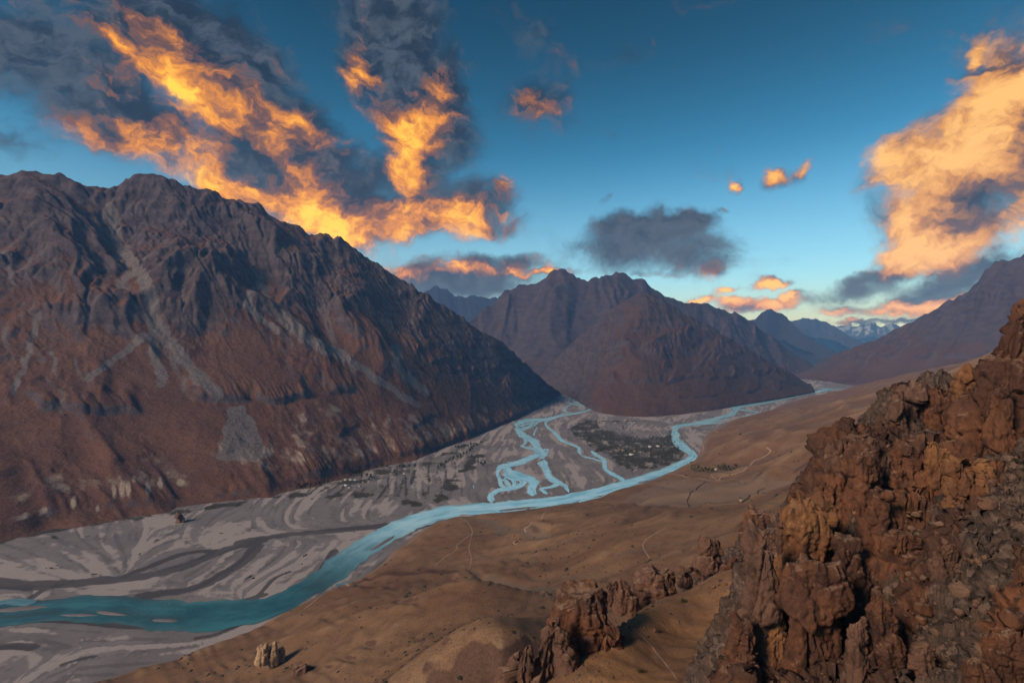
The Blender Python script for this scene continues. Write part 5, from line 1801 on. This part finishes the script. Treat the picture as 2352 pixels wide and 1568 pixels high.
def pen(px, py, w, dp, rot, label):
    p = hit(px, py, ter_z, 200, 4000, 1400)
    e = add_obj("stone_pen", None, label=label, cat="pen")
    e.location = p
    e.rotation_euler = (0, 0, rot)
    box("wall", (0, -dp / 2, -.8), (w, .7, 2.2), M_TRACK, e)
    box("wall", (0, dp / 2, -.8), (w, .7, 2.2), M_TRACK, e)
    box("wall", (-w / 2, 0, -.8), (.7, dp - .8, 2.15), M_TRACK, e)
    box("wall", (w / 2, 0, -.8), (.7, dp - .8, 2.15), M_TRACK, e)


pen(*zp(1800, 1900, [(325, 318)])[0], 11, 9, .5, "square stone pen beside the dry gully")
pen(*zp(900, 1700, [(522, 1332)])[0], 6, 5, .4, "small stone pen beside the dirt road by the river")


def pole(px, py, lab, zf=ter_z):
    p = hit(px, py, zf, 200, 4000, 1400)
    e = add_obj("utility_pole", None, label=lab, cat="pole", group="utility poles on the terraces")
    e.location = p
    th = np.linspace(0, 2 * math.pi, 8, endpoint=False)
    V = np.stack([np.stack([np.cos(th) * r, np.sin(th) * r, np.full(8, z)], -1) for r, z in ((.16, -.6), (.14, 4), (.10, 8.5), (.01, 8.55))])
    add_obj("post", mesh_from("post", V, quads=grid_quads(4, 8, True)), M_WOOD, e)
    box("crossarm", (0, 0, 7.7), (2.0, .14, .16), M_WOOD, e)


for (px, py), lab in zip(zp(900, 1700, [(1665, 975), (2190, 770), (1078, 1225)]) + zp(0, 1900, [(1455, 1325), (825, 1480)]),
                         ("thin pole on the bare terrace by the cross paths", "thin pole on the terrace near the dry gully", "thin pole on the bench below the dark scarp",
                          "thin pole above the pale river bank", "thin pole at the bank beside low shrubs")):
    pole(px, py, lab)


# ------------------------------------------------------------------ plants
def leaf_cloud(n, seed, rx, rz, z0, size, dome=True, clumps=9):
    r = np.random.default_rng(seed)
    cs = r.normal(size=(clumps, 3))
    cs /= np.linalg.norm(cs, axis=1)[:, None]
    cs *= r.uniform(.25, .75, (clumps, 1))
    cr = r.uniform(.3, .55, clumps)
    V, T = [], []
    for i in range(n):
        k = r.integers(clumps)
        d = r.normal(size=3)
        d /= np.linalg.norm(d)
        p = cs[k] + d * cr[k] * r.uniform(.65, 1.0)
        if dome:
            p[2] = abs(p[2])
        p = p * np.array([rx, rx, rz]) + np.array([0, 0, z0])
        a, b = r.normal(size=3), r.normal(size=3)
        a /= np.linalg.norm(a)
        b -= a * (a @ b)
        b /= np.linalg.norm(b)
        s = size * r.uniform(.6, 1.4)
        j = len(V)
        V += [p - a * s, p + b * s * .6, p + a * s, p - b * s * .6]
        T.append((j, j + 1, j + 2, j + 3))
    return np.array(V), np.array(T)


def stems(seed, n, h, r0, spread):
    r = np.random.default_rng(seed)
    V, Q = [], []
    for i in range(n):
        a = r.uniform(0, 6.28)
        top = np.array([math.cos(a) * spread * r.uniform(.3, 1), math.sin(a) * spread * r.uniform(.3, 1), h * r.uniform(.7, 1)])
        prev = None
        for k in range(4):
            t = k / 3
            c = top * np.array([t ** 1.3, t ** 1.3, t]) + np.array([0, 0, -.15 * h * (1 - t)])
            rad = r0 * (1 - .75 * t)
            ring = [c + rad * np.array([math.cos(q), math.sin(q), 0]) for q in (0, 1.57, 3.14, 4.71)]
            b = len(V)
            V += ring
            if k:
                Q += [(b - 4 + j, b - 4 + (j + 1) % 4, b + (j + 1) % 4, b + j) for j in range(4)]
    return np.array(V), np.array(Q)


BUSH = []
for i in range(5):
    v, q = leaf_cloud(420, 900 + i, 1.0, .85, .1, .085)
    f = mesh_from("foliage", v, quads=q, smooth=False)
    f.materials.append(M_LEAF if i % 2 == 0 else M_LEAFB)
    v, q = stems(950 + i, 7, .8, .035, .7)
    s = mesh_from("stem", v, quads=q)
    s.materials.append(M_BARK)
    BUSH.append((f, s))


def bush(p, s, label, group=None):
    e = add_obj("bush", None, label=label, cat="bush", group=group)
    e.location = p
    e.scale = (s, s, s * rng.uniform(.75, 1.05))
    e.rotation_euler = (0, 0, rng.uniform(0, 6.28))
    f, st = BUSH[rng.integers(len(BUSH))]
    add_obj("foliage", f, parent=e)
    add_obj("stem", st, parent=e)


for zx, zy, s, lab in ((1795, 838, 1.5, "biggest dark bush on the sandy slope"), (1695, 750, 1.05, "dark bush just below the squat crag"), (1415, 1455, 1.2, "dark bush low on the slope beside the footpath"),
                       (1920, 1535, 1.1, "dark bush at the foot of the slope near the cliff"), (2200, 1128, .9, "bush pressed against the leaning pinnacle"), (1525, 880, .75, "round bush in the middle of the sandy slope"),
                       (1385, 958, .75, "bush beside the tallest tower's fallen boulders"), (1280, 960, .7, "olive bush at the heel of the tallest tower"), (2290, 380, 1.2, "upright dark bush behind the low orange rock")):
    px, py = zp(1800, 1900, [(zx, zy)])[0]
    bush(hit(px, py, rid_z, 75, 400), s, lab)
for zx, zy, s in ((1390, 832, .7), (1470, 822, .6), (1212, 830, .5), (1950, 716, .45), (2110, 692, .6), (2340, 608, .6), (2290, 657, .5), (1985, 712, .4), (1605, 845, .35), (1760, 690, .5), (2280, 565, .35), (1325, 795, .5), (1240, 830, .35),
                  (1860, 935, .3), (1680, 950, .55), (2050, 620, .35), (1560, 700, .4), (1990, 960, .35), (1720, 1100, .3), (1850, 1250, .35)):
    px, py = zp(1800, 1900, [(zx, zy)])[0]
    bush(hit(px, py, rid_z, 75, 400), s, "small dark shrub dotted on the sandy slope", "small shrubs on the sandy slope")
for px, py, s in ((2010, 1336, .55), (2045, 1332, .45), (1931, 1262, .4), (2020, 1208, .6), (2195, 1066, .8), (2255, 1072, .6), (2335, 1060, .8), (2120, 1290, .4), (2290, 1500, .4), (2200, 1545, .4), (2240, 1460, .35)):
    bush(hit(px, py, clf_z, 45, 210), s, "dark shrub growing among the cliff rubble", "shrubs among the cliff rubble")

TREE = []
for i in range(6):
    v, q = leaf_cloud(260, 1000 + i, 2.6, 3.4, 4.6, .55, dome=False, clumps=11)
    c = mesh_from("crown", v, quads=q, smooth=False)
    c.materials.append((M_LEAFY, M_LEAF, M_LEAF, M_LEAFB, M_LEAF, M_LEAFY)[i])
    v, q = stems(1050 + i, 5, 5.0, .17, 1.3)
    t = mesh_from("trunk", v, quads=q)
    t.materials.append(M_BARK)
    TREE.append((c, t))


def tree(p, s, label, group, kinds=(0, 1, 2, 3, 4, 5)):
    e = add_obj("tree", None, label=label, cat="tree", group=group)
    e.location = p
    e.scale = (s, s, s * rng.uniform(.85, 1.15))
    e.rotation_euler = (0, 0, rng.uniform(0, 6.28))
    c, t = TREE[kinds[rng.integers(len(kinds))]]
    add_obj("crown", c, parent=e)
    add_obj("trunk", t, parent=e)


GROVE = [(455, 965), (470, 980), (485, 958), (500, 985), (515, 965), (530, 990), (545, 972), (560, 992), (575, 975), (590, 995), (605, 980), (625, 990), (640, 985), (460, 945), (490, 938), (515, 940), (610, 965),
         (690, 955), (705, 970), (720, 950), (735, 975), (750, 960), (765, 978), (785, 962), (800, 975), (815, 955), (830, 970), (845, 948), (740, 940)]
for (px, py), (zx, zy) in zip(zp(2400, 1350, GROVE), GROVE):
    bright = zx < 500 and zy < 985
    tree(hit(px, py, ter_z, 200, 4000, 1400), rng.uniform(1.0, 1.6), "bright yellow green tree at the river end of the grove" if bright else "green tree in the grove beside the dirt road",
         "yellow green grove trees" if bright else "grove trees by the road", (0, 5) if bright else (0, 1, 2, 4, 5))
VT = [(290, 610), (315, 600), (340, 595), (365, 590), (390, 582), (415, 578), (440, 570), (465, 562), (490, 555), (515, 545), (545, 535), (570, 525), (330, 612), (380, 605), (430, 595), (480, 585), (520, 575), (560, 560), (600, 555),
      (690, 490), (715, 485), (740, 480), (765, 475), (790, 468), (830, 465), (855, 462), (880, 455), (900, 445), (930, 505), (985, 495), (1005, 510), (1020, 495), (1000, 530), (1255, 465), (1270, 480), (1250, 445), (960, 440), (1030, 505)]
for zx, zy in VT:
    p = gz(612.5 + zx * .23437, 980 + zy * .23437, -.15)
    tree(p, rng.uniform(1.1, 1.7), "dark tree in the hedgerow around the left bank village", "trees around the left bank village", (1, 2, 3, 4))
for zx, zy in [(1080, 410), (1130, 405), (1180, 400), (1300, 400), (1345, 400), (1400, 398), (1450, 395), (1680, 405), (1710, 400), (1760, 360), (1790, 340), (1830, 325), (1870, 310), (1900, 290), (1930, 275), (1960, 265), (1990, 250), (2010, 230), (2030, 205), (1880, 215), (1910, 200),
               (1940, 195), (1975, 200), (2000, 190), (1850, 205), (2060, 190), (2100, 165), (2140, 145), (2010, 300), (2040, 330), (2070, 360), (2100, 375), (2140, 370), (2120, 390)]:
    p = gz(612.5 + zx * .23437, 980 + zy * .23437, -.15)
    tree(p, rng.uniform(1.3, 2.0), "dark tree in the belt along the mountain foot upstream of the village", "tree belt along the mountain foot", (1, 2, 4))
k = 0
while k < 130:
    px, py = rng.uniform(1290, 1580), rng.uniform(968, 1088)
    q = gz(px, py)
    if not in_poly(np.array([q[0]]), np.array([q[1]]), DELTA)[0]:
        continue
    if py < 1005 + (px - 1400) * .05 and rng.random() < .72 and px > 1385:
        continue
    tree(np.array([q[0], q[1], -.2]), rng.uniform(.7, 1.35), "dark tree of the orchard on the flat between the two rivers", "orchard trees between the rivers", (1, 2, 2, 3, 4))
    k += 1


def scatter(name, P, S, mat, label, seed, squash=.7):
    """many small lumps as one piece"""
    r = np.random.default_rng(seed)
    base = np.array([(1, 0, 0), (.3, .95, 0), (-.8, .6, 0), (-.8, -.6, 0), (.3, -.95, 0), (.15, .1, 1), (.2, -.25, .75), (-.35, .2, .8)])
    tri = np.array([(0, 1, 5), (1, 2, 7), (1, 7, 5), (2, 3, 7), (3, 4, 6), (3, 6, 7), (4, 0, 6), (0, 5, 6), (5, 7, 6)])
    n = len(P)
    a = r.uniform(0, 6.28, n)
    c, s = np.cos(a), np.sin(a)
    B = base[None] * (1 + r.uniform(-.35, .35, (n, 8, 3)))
    V = np.stack([B[..., 0] * c[:, None] - B[..., 1] * s[:, None], B[..., 0] * s[:, None] + B[..., 1] * c[:, None], B[..., 2] * squash - .12], -1) * S[:, None, None] + P[:, None, :]
    T = tri[None] + (np.arange(n) * 8)[:, None, None]
    add_obj(name, mesh_from(name, V, tris=T.reshape(-1, 3), smooth=False), mat, kind="stuff", label=label)


def scatter_all():
    r = np.random.default_rng(21)
    # terraces
    n = 12000
    a, d = r.uniform(-1.0, 1.0, n), np.exp(r.uniform(math.log(280), math.log(2600), n))
    x, y = a * d, d
    z = ter_z(x, y)
    den = fbm2(x / 140, y / 140, 3, 700) + .5 * fbm2(x / 30, y / 30, 2, 701)
    ok = (z > 10) & (den > r.uniform(-.5, .9, n))
    scatter("dry_scrub", np.column_stack([x, y, z])[ok], (r.lognormal(.15, .45, n) * (.7 + d / 1500))[ok], M_SCRUB, "dark dry scrub dotting the brown terraces", 1)
    # mountain foot
    V = LEFT_V
    i, j = r.integers(7, 213, 16000), r.integers(60, V.shape[1] - 6, 16000)
    P = V[i, j]
    ok = (P[:, 1] > 900) & (fbm2(P[:, 0] / 120, P[:, 1] / 120, 3, 705) + .6 * (1 - i / 102.) > r.uniform(-.1, 1.6, len(P)))
    P = P[ok]
    scatter("mountain_scrub", P, r.lognormal(.15, .4, len(P)) * (.55 + P[:, 1] / 2600), M_SCRUB, "dark scrub dotting the lower slope of the left mountain", 2)
    # plain: a line of brush along the foot and in old channels
    n = 5000
    a, py = r.uniform(-200, 1150, n), r.uniform(1095, 1330, n)
    q = (CAM_H * FP) / (py - 784)
    x, y = (a - 1176) / FP * q, q
    dl, _, _ = poly_dist(x, y, [gz(*p)[:2] for p in ((-200, 1268), (0, 1240), (200, 1203), (420, 1172), (560, 1152), (680, 1138), (800, 1132), (960, 1152), (1020, 1140), (1060, 1090), (1100, 1040))])
    den = fbm2(x / 50, y / 25, 3, 710)
    ok = ((dl < 22 + 30 * den) & (r.random(n) < .8)) | (den > .62 + r.uniform(0, .35, n))
    scatter("plain_scrub", np.column_stack([x, y, np.full(n, -.25)])[ok], r.lognormal(.25, .4, n)[ok], M_SCRUB, "dark brush growing along the edge of the gravel plain", 3)
    # orchard undergrowth
    n = 5000
    px, py = r.uniform(1290, 1590, n), r.uniform(962, 1088, n)
    q = (CAM_H * FP) / (py - 784)
    x, y = (px - 1176) / FP * q, q
    den = fbm2(x / 70, y / 35, 3, 715)
    ok = in_poly(x, y, DELTA) & (den > r.uniform(-.5, .6, n)) & (~in_poly(x, y, DELTA_PALE) | (den > .35))
    scatter("orchard_brush", np.column_stack([x, y, np.full(n, -.25)])[ok], r.lognormal(.75, .4, n)[ok], M_LEAF, "dark brush filling the orchard between the rivers", 4)
    q = np.array([hit(*p, ter_z, 200, 4000, 1400) for p in zp(2400, 1350, [(a, b) for a in range(440, 860, 14) for b in range(925, 1000, 9)])])
    den = fbm2(q[:, 0] / 30, q[:, 1] / 30, 3, 718)
    q = q[den > r.uniform(-.3, .6, len(q))]
    scatter("grove_brush", q, r.lognormal(.5, .35, len(q)), M_LEAF, "green brush filling the grove beside the dirt road", 7)
    # stones
    n = 3800
    px, dd = r.uniform(1250, 1800, n), r.uniform(90, 235, n)
    x, y = (px - 1176) / FP * dd, dd
    z = rid_z(x, y)
    den = fbm2(x / 18, y / 18, 3, 720)
    ok = den > r.uniform(-.5, .8, n)
    P0, S0 = np.column_stack([x, y, z])[ok], (np.clip(r.lognormal(-2.1, .55, n), .05, .5))[ok]
    # fallen debris round the foot of each outcrop
    for px, py, w, cnt in ((1400, 1470, 9, 160), (1440, 1430, 8, 90), (1512, 1385, 10, 200), (1478, 1385, 7, 90), (1632, 1325, 9, 160), (1575, 1345, 7, 110), (1690, 1322, 7, 110), (1430, 1400, 8, 110), (1330, 1560, 12, 120), (1655, 1350, 8, 90)):
        c = hit(px, py, rid_z, 75, 400)
        qx, qy = c[0] + r.normal(0, w * .5, cnt), c[1] + r.normal(0, w * .45, cnt)
        P0 = np.vstack([P0, np.column_stack([qx, qy, rid_z(qx, qy)])])
        S0 = np.concatenate([S0, np.clip(r.lognormal(-1.2, .5, cnt), .1, .9)])
    scatter("loose_stones", P0, S0, M_STONE, "small loose stones on the sandy slope", 5)
    i, j = r.integers(5, CLF_V.shape[0] - 5, 7000), r.integers(5, CLF_V.shape[1] - 5, 7000)
    P = CLF_V[i, j]
    ok = (P[:, 1] > 48) & (P[:, 1] < 190)
    P = P[ok]
    scatter("rubble", P, np.clip(r.lognormal(-1.75, .6, len(P)), .06, .7), M_STONE, "small broken stones strewn over the rubble slope", 6, .8)


scatter_all()


# ------------------------------------------------------------------ air
def build_haze():
    x0, x1, y0, y1, z0, z1 = -9000, 12500, -2500, 22500, -16, 1560
    v = [(x, y, z) for z in (z0, z1) for y in (y0, y1) for x in (x0, x1)]
    q = [(0, 2, 3, 1), (4, 5, 7, 6), (0, 1, 5, 4), (2, 6, 7, 3), (0, 4, 6, 2), (1, 3, 7, 5)]
    me = mesh_from("haze", v, quads=q, smooth=False)
    m = bpy.data.materials.new("haze_air")
    m.use_nodes = True
    nt = m.node_tree
    nt.nodes.clear()
    pv = nt.nodes.new('ShaderNodeVolumePrincipled')
    pv.inputs['Color'].default_value = (.18, .45, 1.0, 1)
    pv.inputs['Absorption Color'].default_value = (1, 1, 1, 1)
    pv.inputs['Density'].default_value = 4.6e-5
    pv.inputs['Anisotropy'].default_value = 0.0
    out = nt.nodes.new('ShaderNodeOutputMaterial')
    nt.links.new(pv.outputs[0], out.inputs['Volume'])
    add_obj("haze", me, m, kind="stuff", label="thin blue haze filling the valley air")


build_haze()
